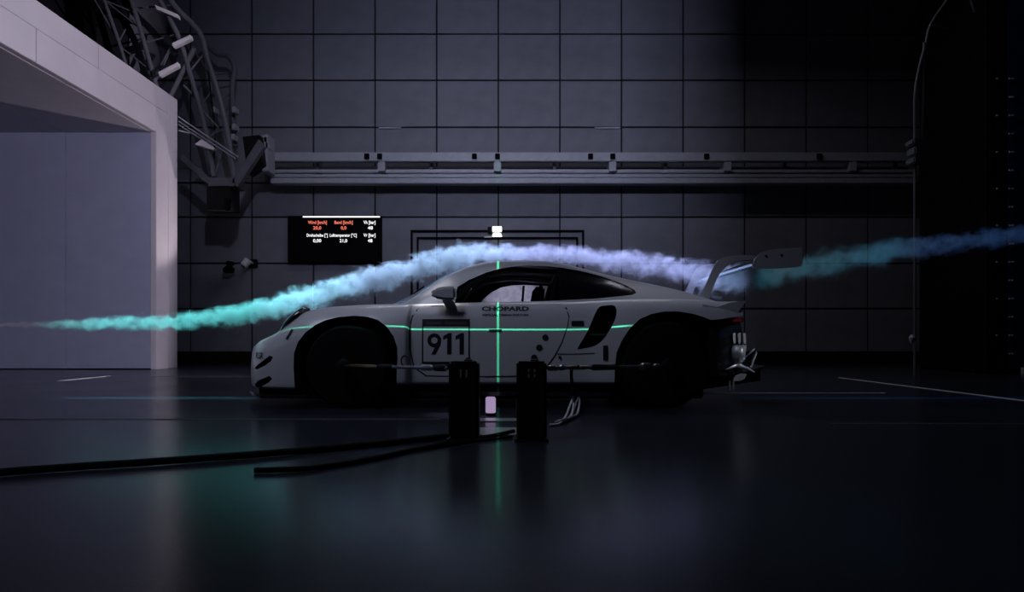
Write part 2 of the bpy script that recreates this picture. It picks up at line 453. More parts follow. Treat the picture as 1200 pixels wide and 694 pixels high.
for r in range(16):
    v = 92 + r * 21.5
    cols = [1184, 1187.5] if r % 2 else [1169, 1184, 1187.5, 1206, 1228, 1250]
    for u in cols:
        p = P(u, v, yr); mb.box(p.x - 0.014, p.x + 0.014, yr - 0.004, yr + 0.02, p.z - 0.012, p.z + 0.012)
tag(mb.build('rivets', M['rivet'], col), kind='stuff')

# ------------------------------------------------------------------ rail along the wall
rail = thing('wall_rail', 'long double traverse rail mounted across the back wall', 'rail', (0, 14.1, 0))
def beam(v0, v1, y0, y1, name, x0=-4.95, x1=8.3, m='rail'):
    a = P(600, v0, y0).z; b = P(600, v1, y0).z
    return MB().box(x0, x1, y0, y1, b, a).build(name, M[m], rail, bevel=0.012)
beam(178.5, 189, 13.95, 14.10, 'upper_beam')
beam(204, 208, 14.0, 14.2, 'lower_beam'); beam(208.5, 215, 13.98, 14.22, 'lower_flange')
beam(195, 199, 14.3, 14.40, 'rear_channel', m='truss'); beam(198.5, 202.5, 14.05, 14.12, 'slide_bar', m='rail')  # dark strip stands in for shadow on the wall between the beams
for u in (430, 445, 556, 583, 692, 718, 828, 960):
    p = P(u, 183.5, 13.94); MB().box(p.x - 0.05, p.x + 0.05, 13.90, 13.955, p.z - 0.055, p.z + 0.055).build('clamp', M['soft_black'], rail, bevel=0.008)
for u in (447, 583, 718, 853, 1000):
    p = P(u, 195, 13.97); MB().box(p.x - 0.075, p.x + 0.075, 13.96, 14.45, p.z - 0.10, p.z + 0.10).build('bracket', M['rail'], rail, bevel=0.012)
for u in (312, 372, 505, 650, 780, 920, 1050):
    p = P(u, 196, 14.2); MB().box(p.x - 0.03, p.x + 0.03, 14.2, 14.46, p.z - 0.28, p.z + 0.16).build('wall_arm', M['truss'], rail, bevel=0.006)

# ------------------------------------------------------------------ gantries
def px_tube(pts, Y, rpx, n=8):
    ys = Y if isinstance(Y, (list, tuple)) else [Y] * len(pts)
    q = [P(u, v, y) for (u, v), y in zip(pts, ys)]
    # round the polyline a little
    if len(q) > 2:
        out = []
        for i in range(len(q) - 1):
            p0 = q[max(i-1, 0)]; p1 = q[i]; p2 = q[i+1]; p3 = q[min(i+2, len(q)-1)]
            for t in (0, .33, .66):
                out.append(0.5*((2*p1)+(-p0+p2)*t+(2*p0-5*p1+4*p2-p3)*t*t+(-p0+3*p1-3*p2+p3)*t**3))
        out.append(q[-1]); q = out
    return MB().tube(q, rpx * 1.2 * ys[0] / 800, n)
gan = thing('traverse_gantry', 'arched dark tube gantry with pale plates beside the nozzle top', 'gantry', (-4.9, 13.1, 0))
A, B, D = 13.05, 13.35, 13.75
for pts, y, r in [
    ([(190, -26), (203, 5), (234, 38), (243, 70), (254, 104), (265, 148), (275, 209)], A, 2.7),
    ([(176, -20), (208, 40), (222, 84), (234, 126), (243, 162), (251, 207)], A, 2.3),
    ([(236, 45), (254, 63), (266, 65), (275, 79), (272, 103), (273, 135), (276, 172)], D, 2.5),
    ([(150, -12), (157, 10), (169, 50), (182, 97), (190, 124)], B, 2.2),
    ([(116, -14), (122, 0), (140, 51), (147, 74), (160, 110)], B, 1.6)]:
    px_tube(pts, y, r, 10).build('chord', M['truss'], gan, smooth=True)
for a, b, y, r in [
    ((228, 56), (200, 112), A, 2.8), ((110, -2), (142, 54), B, 0.8), ((140, 54), (176, 82), B, 0.9), ((147, 34), (138, 52), B, 0.8),
    ((210, 36), (186, 82), B, 1.3), ((234, 126), (247, 108), A, 0.9), ((236, 128), (256, 150), A, 1.1), ((256, 150), (243, 162), A, 0.9),
    ((222, 84), (240, 62), A, 1.2), ((182, 97), (208, 40), B, 1.0), ((169, 50), (208, 40), B, 0.9), ((157, 10), (200, 6), B, 1.0),
    ((250, 88), (274, 84), D, 0.9), ((258, 120), (273, 106), D, 0.9), ((262, 138), (274, 130), D, 0.9), ((122, 0), (156, 14), B, 0.9),
    ((122, 0), (160, 30), B, 0.8), ((215, 100), (231, 116), A, 1.6), ((226, 58), (252, 98), D, 1.3), ((243, 162), (265, 148), A, 1.0), ((251, 207), (262, 172), A, 1.2)]:
    MB().tube([P(*a, y), P(*b, y + 0.06)], r * y / 800, 8).build('brace', M['truss'], gan, smooth=True)
for a, b, r in [((209, 137), (279, 184), 0.8), ((209, 142), (276, 186), 0.6), ((209, 153), (230, 158), 0.8), ((209, 146), (250, 172), 0.6)]:
    MB().tube([P(*a, 12.85), P(*b, 13.0)], r * 13 / 800, 8).build('tie_rod', M['rail'], gan, smooth=True)
def plate(pts, y, d, name, m):
    return MB().prism([P(u, v, y) for u, v in pts], (0, d, 0)).build(name, M[m], gan, bevel=0.006)
plate([(271, 213), (278, 219), (309, 172), (303, 163)], 12.95, 0.14, 'rail_arm', 'truss')
plate([(213, 180), (211, 187), (243, 216), (247, 209)], 13.1, 0.12, 'rail_arm', 'truss')
plate([(244, 208), (275, 208), (275, 218), (244, 218)], 12.95, 0.5, 'foot_plate', 'truss')
plate([(284, 160), (304, 158), (308, 192), (290, 204)], 13.3, 0.3, 'carriage', 'black')
plate([(307, 158), (314, 157), (314, 200), (307, 201)], 13.5, 0.4, 'carriage_bracket', 'rail')
plate([(242, 219), (271, 219), (271, 246), (242, 246)], 12.98, 0.4, 'motor_box', 'black')
plate([(262, 232), (271, 232), (270, 247), (264, 247)], 12.93, 0.1, 'motor_cap', 'soft_black')
for k, (p, q, h) in enumerate([((181, 8), (208, 19), 5), ((201, 53), (223, 43), 5), ((185, 87), (208, 75), 5)]):
    plate([(p[0], p[1] - h/2), (q[0], q[1] - h/2), (q[0] + 1, q[1] + h/2), (p[0] + 2, p[1] + h/2)], 12.88, 0.10, 'pale_plate', 'lightplate')
plate([(228, 169), (236, 163), (252, 174), (250, 176)], 12.85, 0.12, 'pale_plate', 'lightplate')
for (u, v) in ((252, 130), (276, 130), (276, 150), (275, 162), (313, 165), (315, 172), (309, 194)):
    p = P(u, v, 13.6); MB().box(p.x - .035, p.x + .035, 13.5, 13.7, p.z - .06, p.z + .06).build('clip', M['rail'], gan, bevel=0.01)
px_tube([(240, 47), (247, 110), (252, 160), (248, 205)], 13.5, 0.7).build('cable', M['rubber'], gan, smooth=True)
o = MB().box(P(97, 0, 13.9).x, P(107, 0, 13.9).x, 13.9, 14.1, 0, 9.5).build('column', M['soft_black'], bevel=0.02)
tag(o, 'plain black steel column standing behind the nozzle head', 'column')

gr = thing('traverse_gantry', 'thin dark tube gantry upright before the black collector', 'gantry', (6.02, 10.2, 0))
for pts, r in [([(1128, -22), (1110, 0), (1091, 28), (1085, 50), (1076, 85), (1072, 115), (1072, 165), (1072, 440)], 1.3),
               ([(1135, -10), (1142, 14)], 1.3), ([(1091, 28), (1112, 35)], 1.1), ([(1080, 190), (1078, 300), (1079, 440)], 0.7),
               ([(1083, 50), (1082, 110), (1080, 165)], 1.2)]:
    px_tube(pts, 10.2, r).build('tube', M['truss'], gr, smooth=True)
for (u0, u1, v0, v1) in ((1068, 1084, 163, 170), (1070, 1083, 172, 182), (1069, 1080, 184, 192)):
    a = P(u0, v1, 10.1); b = P(u1, v0, 10.1)
    MB().box(a.x, b.x, 10.05, 10.28, a.z, b.z).build('carriage_block', M['truss'], gr, bevel=0.02)
p = P(1069, 398, 10.1); MB().lathe([(0.02, -0.06), (0.04, -0.02), (0.045, 0.03), (0.02, 0.07)], (p.x, 10.1, p.z), 'z', 12).build('lamp_head', M['rail'], gr, smooth=True)

# ------------------------------------------------------------------ display, sign, cameras
DY = WY - 0.16
a = P(337, 308, DY); b = P(447, 253, DY)
disp = thing('display_screen', 'black wall display with red and white tunnel readings', 'display', ((a.x+b.x)/2, DY, a.z))
MB().box(a.x, b.x, DY, DY + 0.10, a.z, b.z).build('housing', M['soft_black'], disp, bevel=0.012)
MB().box(a.x + 0.5, b.x - 0.5, DY + 0.10, DY + 0.17, a.z + 0.2, b.z - 0.2).build('wall_mount', M['black'], disp)
a2 = P(355, 308, DY); MB().box(a2.x, b.x - 0.03, DY - 0.012, DY + 0.001, b.z - 0.035, b.z - 0.008).build('top_strip', M['white_text'], disp)
disp_m = bpy.data.materials['white_display_text']
def disp_text(body, u0, u1, v, hpx, m):
    vs, fs = text_mesh(body, 1.0, 'LEFT', bold=0.015)
    mn = min(q.x for q in vs); mx = max(q.x for q in vs); mz = max(q.y for q in vs)
    a = P(u0, v, DY); b = P(u1, v, DY)
    MB().add([(a.x + (q.x - mn) / (mx - mn) * (b.x - a.x), DY - 0.004, a.z + q.y / mz * hpx * DY / 800) for q in vs], fs).build('reading', M[m], disp)
for body, u0, u1, v, m in [('Wind [km/h]', 361, 383, 262.5, 'red_text'), ('20,0', 367, 376.5, 269, 'red_text'), ('Band [km/h]', 392, 413.5, 262.5, 'red_text'), ('0,0', 399.5, 406, 269, 'red_text'),
                           ('Vh [bar]', 426, 440, 262.5, 'white_text'), ('48', 431, 437, 269, 'white_text'), ('Drehscheibe [°]', 359.5, 384, 277.5, 'white_text'), ('0,00', 367, 376.5, 284, 'white_text'),
                           ('Lufttemperatur [°C]', 386.5, 418, 277.5, 'white_text'), ('21,0', 398, 407, 284, 'white_text'), ('Vr [bar]', 426, 440, 277.5, 'white_text'), ('48', 431, 436.5, 284, 'white_text')]:
    disp_text(body, u0, u1, v, 3.8, m)

SY = WY - 0.2
p = P(582.5, 270, SY)
sg = thing('exit_sign', 'small brightly lit emergency sign lamp over the gate', 'sign', (p.x, SY, p.z))
MB().box(p.x - 0.10, p.x + 0.10, SY + 0.02, SY + 0.17, p.z - 0.075, p.z + 0.09).build('housing', M['rail'], sg, bevel=0.01)
MB().box(p.x - 0.10, p.x + 0.10, SY, SY + 0.02, p.z - 0.03, p.z + 0.085).build('lit_panel', M['sign'], sg, bevel=0.01)
MB().prism([(p.x - 0.07, SY, p.z - 0.05), (p.x + 0.07, SY, p.z - 0.05), (p.x + 0.11, SY, p.z - 0.13), (p.x - 0.11, SY, p.z - 0.13)], (0, 0.05, 0)).build('down_lens', M['sign'], sg, bevel=0.008)
MB().box(p.x - 0.27, p.x - 0.12, SY + 0.03, SY + 0.12, p.z - 0.145, p.z - 0.12).build('side_bar', M['lightplate'], sg)
MB().box(p.x - 0.20, p.x - 0.11, SY + 0.03, SY + 0.16, p.z - 0.06, p.z + 0.08).build('battery_box', M['black'], sg, bevel=0.008)

cc = thing('wall_camera', 'small white tilted camera mounted on the wall left of the display', 'camera', (P(287, 310, 14.2).x, 14.3, P(0, 310, 14.2).z))
p0 = P(285, 312, 14.2); p1 = P(291, 305, 14.25)
MB().tube([p0, p0 + (p1 - p0) * 0.15, p1], [0.05, 0.075, 0.085], 14).build('body', M['lightplate'], cc, smooth=True)
MB().tube([p0 + (p0 - p1) * 0.12, p0], [0.045, 0.05], 14).build('lens', M['carbon'], cc, smooth=True)
MB().tube([p1, p1 + Vector((0.03, 0.22, -0.06))], 0.025, 10).build('arm', M['rail'], cc, smooth=True)
MB().box(p1.x - 0.06, p1.x + 0.12, 14.42, 14.46, p1.z - 0.14, p1.z + 0.04).build('wall_plate', M['black'], cc, bevel=0.008)
db = thing('wall_lamp', 'small black lamp on the wall beside the white camera', 'lamp', (P(268, 314, 14.2).x, 14.3, P(0, 319, 14.2).z))
p = P(268, 315, 14.25)
MB().lathe([(0.10, -0.08), (0.12, 0.0), (0.05, 0.06), (0.04, 0.16)], (p.x, 14.25, p.z), 'z', 16).build('hood', M['soft_black'], db, smooth=True)
MB().box(p.x - 0.03, p.x + 0.03, 14.25, 14.46, p.z + 0.10, p.z + 0.16).build('arm', M['soft_black'], db)

# ------------------------------------------------------------------ the racing car
T = lambda t: CY - t           # t = distance from the centre plane towards the camera
car = thing('race_car', 'white racing coupe with number 911 and tall rear wing', 'car', (0, CY, 0))
f_w = table({-2.385: .10, -2.34: .30, -2.3: .41, -2.2: .645, -2.1: .83, -2.0: .925, -1.85: .985, -1.6: 1.015, -1.3: 1.02, -.95: 1.01, -.845: .995,
             -.815: .945, -.5: .94, .3: .937, .58: .945, .8: .985, 1.0: 1.018, 1.3: 1.02, 1.6: 1.01, 1.8: .98, 1.95: .93, 2.0: .90})
f_zb = table({-2.385: .30, -2.34: .20, -2.25: .16, -1.6: .155, -.9: .19, .8: .195, 1.2: .22, 2.0: .28})
f_zc = table({-2.385: .40, -2.34: .46, -2.3: .482, -2.2: .51, -2.1: .545, -2.0: .582, -1.93: .618, -1.87: .668, -1.76: .752, -1.68: .79, -1.55: .815, -1.3: .834,
              -1.1: .843, -.9: .845, -.8: .846, -.5: .85, 0: .855, .5: .862, 1.0: .885, 1.3: .885, 1.6: .870, 1.75: .864, 1.86: .866, 2.0: .87})
f_zh = table({-2.385: .40, -2.34: .455, -2.2: .515, -2.0: .585, -1.7: .69, -1.3: .76, -1.0: .80, -.8: .80, .8: .80, 1.2: .88, 1.5: .90, 1.8: .845, 2.0: .835})
f_tc = table({-2.385: .05, -2.3: .33, -2.2: .54, -2.1: .70, -2.0: .76, -1.8: .78, -1.5: .79, -1.0: .80, -.5: .82, .4: .82, .8: .83, 1.2: .85, 1.6: .84, 2.0: .78})
PER = 6
def section(x):
    W, zb, zc, zh, tc = (float(f(x)) for f in (f_w, f_zb, f_zc, f_zh, f_tc)); d = zc - zb
    return resample([(0, zb), (W*.5, zb), (W - .03*min(1, W), zb), (W - .008, zb + .022*min(1, d/.3)), (W, zb + .40*d), (W - .008, zb + .62*d),
                     (W - .33*(W-tc), zb + .86*d), (tc, zc), (tc*.82, zc*.55 + zh*.45), (tc*.5, zh + .004), (0, zh + .012)], PER)
_cache = {}
def side(x, z):
    k = round(x, 3)
    if k not in _cache:
        s = section(k); s = s[2*PER:7*PER+1]; zz = np.maximum.accumulate(s[:, 1]) + np.arange(len(s)) * 1e-7
        _cache[k] = (zz, s[:, 0])
    zz, tt = _cache[k]
    return float(np.interp(z, zz, tt))

xs = np.unique(np.concatenate([np.linspace(-2.385, -2.0, 24), np.linspace(-2.0, 1.86, 130), [-.845, -.835, -.825, -.815]]))
mb = MB(); n = None
for x in xs:
    s = section(x); ring = [(x, T(t), z) for t, z in s] + [(x, T(-t), z) for t, z in s[-2:0:-1]]
    n = len(ring); mb.v += ring
for i in range(len(xs) - 1):
    for k in range(n):
        mb.f.append((i*n+k, (i+1)*n+k, (i+1)*n+(k+1) % n, i*n+(k+1) % n))
mb.f.append(tuple(range(n))); mb.f.append(tuple((len(xs)-1)*n + k for k in range(n-1, -1, -1)))
body = mb.build('body_shell', M['white'], car, smooth=True)
body.parent = None; body.location = (0, 0, 0)

def W2(u, v, Y=5.42):
    p = P(u, v, Y); return (p.x, p.z)
def cutter(poly, y0, y1, m='soft_black'):
    return MB().prism([(x, y0, z) for x, z in poly], (0, y1 - y0, 0)).build('cutter', M[m])
front_arch = [W2(*q) for q in [(345.5, 480), (345, 452), (344, 430), (344.5, 414), (349, 401), (357, 390), (368, 381), (380, 375), (394, 371.5), (412, 370), (428, 371), (442, 375),
                               (453, 383), (461, 394), (465.5, 407), (466, 420), (465, 434), (464.5, 452), (464, 480)]]
rear_arch = [W2(*q) for q in [(720, 480), (720.5, 452), (721, 430), (723, 413), (729, 399), (738, 385), (750, 374), (764, 368), (780, 365), (796, 365), (812, 367.5), (824, 371), (834, 375),
                              (846, 374), (860, 371.5), (885, 368), (930, 366), (930, 480)]]
intake = smooth_poly([W2(*q, 5.46) for q in [(703, 360), (712, 357.5), (721, 358), (723, 364), (721, 374), (715, 386), (706, 399), (696, 406), (685, 408.5), (677, 409), (684, 397), (690, 386), (697, 370)]], 3)
cuts = []
for (a_, b_) in ((CY - 1.3, CY - .52), (CY + .52, CY + 1.3)):
    cuts.append(cutter(front_arch, a_, b_)); cuts.append(cutter(rear_arch, a_, b_))
    cuts.append(cutter(intake, a_ if a_ < CY else CY + .84, CY - .84 if a_ < CY else b_))
cuts.append(cutter([(1.56, .0), (1.56, .70), (1.86, .745), (2.3, .80), (2.3, 0)], CY - .6, CY + .6))
s1 = [W2(*q, 5.6) for q in [(297, 432), (303, 428), (312, 423), (322, 416.5), (327, 418), (324, 423), (316, 428), (303, 433)]]
s2 = [W2(*q, 5.6) for q in [(297, 451), (304, 446), (313, 443), (322, 439.5), (326, 443), (320, 448), (308, 453), (300, 454)]]
for sl in (s1, s2):
    cuts.append(cutter(sl, 5.0, 5.80)); cuts.append(cutter(sl, 2*CY - 5.80, 2*CY - 5.0))
boolean_cut(body, cuts)
setparent(body, car)

def patch(outline, name, m, off=0.004, rim=0.01, surf=side, parent=car, far=False, res=0.045, hole=None):
    """skin piece that follows the body side inside an (x, z) outline"""
    def dense(poly):
        out = []
        for i in range(len(poly)):
            a, b = Vector(poly[i]), Vector(poly[(i+1) % len(poly)]); k = max(1, int((b - a).length / res))
            out += [tuple(a.lerp(b, q / k)) for q in range(k)]
        return out
    outline = dense(outline); hole = dense(hole) if hole else None
    pts = [Vector(p) for p in outline]; n = len(pts); edges = [(i, (i+1) % n) for i in range(n)]
    if hole:
        h0 = len(pts); pts += [Vector(p) for p in hole]; k = len(hole); edges += [(h0+i, h0+(i+1) % k) for i in range(k)]
    def inside(p, poly):
        c = False
        for i in range(len(poly)):
            (x1, y1), (x2, y2) = poly[i], poly[i-1]
            if (y1 > p[1]) != (y2 > p[1]) and p[0] < (x2-x1)*(p[1]-y1)/(y2-y1)+x1: c = not c
        return c
    x0, x1 = min(p[0] for p in outline), max(p[0] for p in outline); z0, z1 = min(p[1] for p in outline), max(p[1] for p in outline)
    def near(p):
        return min((Vector(p) - q).length for q in pts[:n + (len(hole) if hole else 0)]) < res * .4
    x = x0 + res * .5
    while x < x1:
        z = z0 + res * .5
        while z < z1:
            if inside((x, z), outline) and not (hole and inside((x, z), hole)) and not near((x, z)): pts.append(Vector((x, z)))
            z += res
        x += res
    vs, es, fs, ov, oe, of = geometry.delaunay_2d_cdt(pts, edges, [], 0, 1e-6)
    keep = []
    for f in fs:
        c = sum((vs[i] for i in f), Vector((0, 0))) / len(f)
        if inside(c, outline) and not (hole and inside(c, hole)): keep.append(tuple(f))
    sg_ = -1 if far else 1
    mbp = MB(); top = [(v.x, T(sg_ * (surf(v.x, v.y) + off)), v.y) for v in vs]
    mbp.add(top, keep)
    if rim:
        cnt = {}
        for f in keep:
            for i in range(len(f)):
                e = (f[i], f[(i+1) % len(f)]); k = tuple(sorted(e)); cnt.setdefault(k, []).append(e)
        b0 = len(mbp.v); mbp.v += [(v.x, T(sg_ * (surf(v.x, v.y) + off - rim)), v.y) for v in vs]
        for k, e in cnt.items():
            if len(e) == 1: mbp.f.append((e[0][0], e[0][1], b0 + e[0][1], b0 + e[0][0]))
    bmv = mbp.build(name, M[m], parent, smooth=True)
    return bmv

def stroke(pts, wd):
    """outline of a band of width wd along open polyline pts"""
    pts = [Vector(p) for p in pts]; L_, R_ = [], []
    for i, p in enumerate(pts):
        d = (pts[min(i+1, len(pts)-1)] - pts[max(i-1, 0)]).normalized(); nn = Vector((-d.y, d.x)) * wd / 2
        L_.append(tuple(p + nn)); R_.append(tuple(p - nn))
    return L_ + R_[::-1]

YD = 5.485
door_px = [(500, 440), (486, 430), (481, 408), (480.5, 388), (483, 372), (488, 364), (497, 359.5), (540, 357), (600, 355.6), (650, 355), (658, 355.5), (664, 362), (666.5, 372),
           (665, 382), (658, 401), (650, 416), (640, 430), (632, 439), (600, 440.5), (550, 441)]
door = [W2(*q, YD) for q in door_px]
cxy = (sum(p[0] for p in door)/len(door), sum(p[1] for p in door)/len(door))
grow = lambda poly, g: [(p[0] + g*(1 if p[0] > cxy[0] else -1)*min(1, abs(p[0]-cxy[0])/.3), p[1] + g*(1 if p[1] > cxy[1] else -1)*min(1, abs(p[1]-cxy[1])/.1)) for p in poly]
for far in (False, True):
    patch(grow(door, .009), 'door_seal', 'seam', .001, .006, far=far)
    dr = patch(door, 'door', 'white', .0035, .008, far=far)
def decal(poly, name, m, off=.006, **k): return patch(poly, name, m, off, 0, **k)
# number board
bx0, bx1 = W2(494.5, 400, YD)[0], W2(550.5, 400, YD)[0]; zt, zm, zq, zb_ = [W2(0, v, YD)[1] for v in (374, 382.5, 424, 426.5)]
q = lambda u, v: W2(u, v, YD)
nb = decal([(bx0, zb_), (bx0, zt), (bx1, zt), (bx1, zb_)], 'number_board', 'white', .0048)
def band(x0, x1, z0, z1, name, m, off=.006, parent=None, far=False): return decal([(x0, z0), (x0, z1), (x1, z1), (x1, z0)], name, m, off, parent=parent or car, far=far)
e = .011
band(bx0, bx1, zm, zt, 'board_header', 'decal')
band(bx0, bx0 + e, zb_, zm, 'board_edge', 'decal'); band(bx1 - e, bx1, zb_, zm, 'board_edge', 'decal'); band(bx0 + e, bx1 - e, zb_, zq, 'board_edge', 'decal')
x_, z_ = q(499, 380.5); x2_, z2_ = q(517, 377); band(x_, x2_, z_, z2_, 'header_mark', 'decal_grey', .007)
x_, z_ = q(521, 380.5); x2_, z2_ = q(547, 377); band(x_, x2_, z_, z2_, 'header_mark', 'decal_grey', .007)
band(q(497, 0)[0], q(552, 0)[0], q(0, 433)[1], q(0, 427)[1], 'lower_vent', 'decal')

def glyph_mesh(strokes, x, z, sx, sz, name):
    """digits cut from straight and curved bands, laid on the door"""
    for pts, wd in strokes:
        decal(stroke([(x + a*sx, z + b*sz) for a, b in pts], wd), name, 'decal', .0062, res=.03)
x0, zb0 = q(500.5, 419.5); h_ = q(0, 390.5)[1] - zb0; wpx = 1/145.9
# 9: ring plus a slanted leg
def ring(cx, cz, ro, ri, n=28):
    o_ = [(cx + ro[0]*math.cos(2*math.pi*k/n), cz + ro[1]*math.sin(2*math.pi*k/n)) for k in range(n)]
    i_ = [(cx + ri[0]*math.cos(2*math.pi*k/n), cz + ri[1]*math.sin(2*math.pi*k/n)) for k in range(n)]
    return o_, i_
o_, i_ = ring(q(509, 0)[0], q(0, 399)[1], (8.2*wpx, 8.2*wpx), (3.8*wpx, 3.8*wpx))
decal(o_, 'digit', 'decal', .0062, hole=i_, res=.03)
decal([q(512.5, 401), q(517.2, 399), q(516.4, 404), q(510.5, 415.5), q(505.5, 415.5), q(510, 406.5)], 'digit', 'decal', .0064, res=.03)
for uo in (0, 14.5):
    decal([q(524 + uo, 415.5), q(524 + uo, 396.5), q(519.3 + uo, 398.3), q(519.3 + uo, 394), q(526 + uo, 390.3), q(529.2 + uo, 390.3), q(529.2 + uo, 415.5)], 'digit', 'decal', .0062, res=.03)

def side_text(body_, u0, u1, v, hpx, name, m='decal', Yp=YD, bold=0.0, off=.0066):
    vs, fs = text_mesh(body_, 1.0, 'LEFT', bold)
    mx = max(p.x for p in vs); mn = min(p.x for p in vs); mz = max(p.y for p in vs)
    xa, zz = W2(u0, v, Yp); xb = W2(u1, v, Yp)[0]; hz = hpx * Yp / 800
    out = []
    for p in vs:
        x = xa + (p.x - mn)/(mx - mn)*(xb - xa); z = zz + p.y / mz * hz
        out.append((x, T(side(x, z) + off), z))
    MB().add(out, fs).build(name, M[m], car)
side_text('CHOPARD', 564, 620, 364, 5.2, 'sponsor_lettering', bold=.045)
side_text('OFFICIAL TIMING PARTNER', 565, 620, 370.2, 2.4, 'sponsor_subline', bold=.03)
side_text('RSR', 303.5, 317.5, 419.5, 7.0, 'nose_lettering', Yp=5.68, bold=.02)
band(q(573, 0)[0], q(588, 0)[0], q(0, 389)[1], q(0, 386)[1], 'door_handle', 'seam', .0062)
# small marks behind the door
band(*[W2(u, 0, 5.47)[0] for u in (670, 684.5)], W2(0, 381.5, 5.47)[1], W2(0, 376, 5.47)[1], 'sticker', 'decal')
band(*[W2(u, 0, 5.45)[0] for u in (706.8, 712.2)], W2(0, 422.5, 5.45)[1], W2(0, 405, 5.45)[1], 'vent_slot', 'decal')
for (u, v, r) in ((639, 395.6, 3.6), (632, 407.6, 3.8), (626, 419.5, 3.8), (656, 419, 1.8)):
    x, z = q(u, v); decal([(x + r*wpx*math.cos(2*math.pi*k/14), z + r*wpx*math.sin(2*math.pi*k/14)) for k in range(14)], 'filler_cap', 'decal', .0068, res=.03)
decal(stroke([W2(653, 415, 5.47), W2(675, 415, 5.47), W2(697, 414, 5.47)], .006), 'skirt_groove', 'seam', .003)
decal(stroke([W2(568, 441.5, YD), W2(600, 441, YD), W2(640, 440.5, YD)], .008), 'sill_groove', 'seam', .003)
# fender: vent behind the front wheel, marker light
x, z = W2(478, 423, 5.44)
decal([(x - .025 + .03*math.cos(2*math.pi*k/16), z + .045*math.sin(2*math.pi*k/16)) for k in range(16)], 'tow_eye', 'decal', .005)
decal(stroke([W2(338.5, 398, 5.5), W2(342, 391, 5.5), W2(344, 386, 5.5)], .022), 'marker_light', 'decal', .004)

# sills, floor and splitter
MB().box(-2.05, 1.55, T(.90), T(-.90), .075, .19).build('underfloor', M['soft_black'], car, bevel=0.01)
mb = MB(); spl = []
for x in np.linspace(-2.40, -1.62, 16):
    spl.append((x, float(f_w(x)) + (.03 if x < -2.3 else .02)))
poly = [(x, T(t)) for x, t in spl] + [(x, T(-t)) for x, t in spl[::-1]]
MB().prism([(x, y, .085) for x, y in poly], (0, 0, .03)).build('front_splitter', M['carbon'], car, bevel=0.004)
for sgn in (1, -1):
    sk = [(x, T(sgn*(float(f_w(x)) - .02))) for x in np.linspace(-.76, .80, 12)] + [(.80, T(sgn*.85)), (-.76, T(sgn*.85))]
    MB().prism([(x, y, .10) for x, y in sk], (0, 0, .03)).build('side_skirt', M['carbon'], car)

# greenhouse
g_zr = table({-1.12: .80, -.93: .85, -.725: .972, -.515: 1.10, -.33: 1.185, -.125: 1.222, .147: 1.23, .367: 1.217, .66: 1.15, .786: 1.118, 1.02: 1.066, 1.26: 1.018, 1.49: .962, 1.68: .90, 1.82: .85})
g_tr = table({-1.12: .72, -.93: .70, -.5: .63, -.3: .585, 0: .565, .4: .555, .8: .54, 1.2: .53, 1.5: .56, 1.82: .62})
g_tb = table({-1.12: .77, -.93: .785, -.5: .81, 0: .82, .5: .82, 1.0: .80, 1.3: .77, 1.82: .70})
g_c = table({-1.12: .06, -.93: .11, -.725: .11, -.515: .085, -.33: .055, 0: .035, .8: .03, 1.5: .03, 1.82: .01})
GP = 6
def gsection(x):
    zr, tr, tb, c = (float(f(x)) for f in (g_zr, g_tr, g_tb, g_c)); zl = min(.83, zr - .02); d = zr - zl
    return resample([(tb, zl), (tb - .006, zl + .07*d), (tb*.48 + tr*.52 + .015, zl + .55*d), (tr + .02, zl + .88*d), (tr - .015, zl + d), (tr*.62, zr + c*.62), (0, zr + c)], GP)
_g = {}
def gside(x, z):
    k = round(x, 3)
    if k not in _g:
        s = gsection(k)[:4*GP+1]; _g[k] = (np.maximum.accumulate(s[:, 1]) + np.arange(len(s))*1e-7, s[:, 0])
    return float(np.interp(z, *_g[k]))
gx = np.unique(np.concatenate([np.linspace(-1.12, 1.82, 90), [-.30, 1.05, 1.6]]))
gs = [gsection(x) for x in gx]; nh = len(gs[0]); RAIL = 4*GP + 1
def gv(i, k):     # k from -(nh-1) .. nh-1 ; near side first
    if k < nh: t, z = gs[i][k]
    else: t, z = gs[i][2*(nh-1) - k]; t = -t
    return (gx[i], T(t), z)
K = 2*nh - 1
sets = {'roof_shell': [], 'windscreen': [], 'rear_window': []}
for i in range(len(gx) - 1):
    xm = (gx[i] + gx[i+1]) / 2
    for k in range(K - 1):
        kk = k if k < nh - 1 else K - 2 - k
        top = kk >= RAIL
        key = 'windscreen' if top and xm < -.30 else 'rear_window' if kk >= RAIL + 5 and 1.05 < xm < 1.6 else 'roof_shell'
        sets[key].append((i*K+k, (i+1)*K+k, (i+1)*K+k+1, i*K+k+1))
gverts = [gv(i, k) for i in range(len(gx)) for k in range(K)]
def sub(faces):
    ids = sorted({i for f in faces for i in f}); mp = {a: b for b, a in enumerate(ids)}
    return MB().add([gverts[i] for i in ids], [tuple(mp[i] for i in f) for f in faces])
shell = sub(sets['roof_shell']).build('roof_shell', M['white'], None, smooth=True)
md = shell.modifiers.new('thick', 'SOLIDIFY'); md.thickness = .022; md.offset = -1
def Wg(u, v):
    z = 1.0
    for _ in range(6):
        t = .80 + (.585 - .80) * min(1, max(0, (z - .86) / .33)); p = P(u, v, CY - t); z = p.z
    return (p.x, p.z)
win = [Wg(*q) for q in [(533, 355), (536, 337), (550.6, 328), (569, 320), (584, 315.3), (600, 312.5), (618, 311.2), (640, 311.6), (659, 313.4), (675, 315.8), (691, 319), (707, 323), (722, 327.8), (736, 333.5),
                        (745, 339), (747, 343), (741, 345.5), (700, 350), (640, 353), (580, 354.5)]]
boolean_cut(shell, [cutter(win, CY - 1.2, CY + 1.2)])
setparent(shell, car)
o = sub(sets['windscreen']).build('windscreen', M['dark_glass'], car, smooth=True)
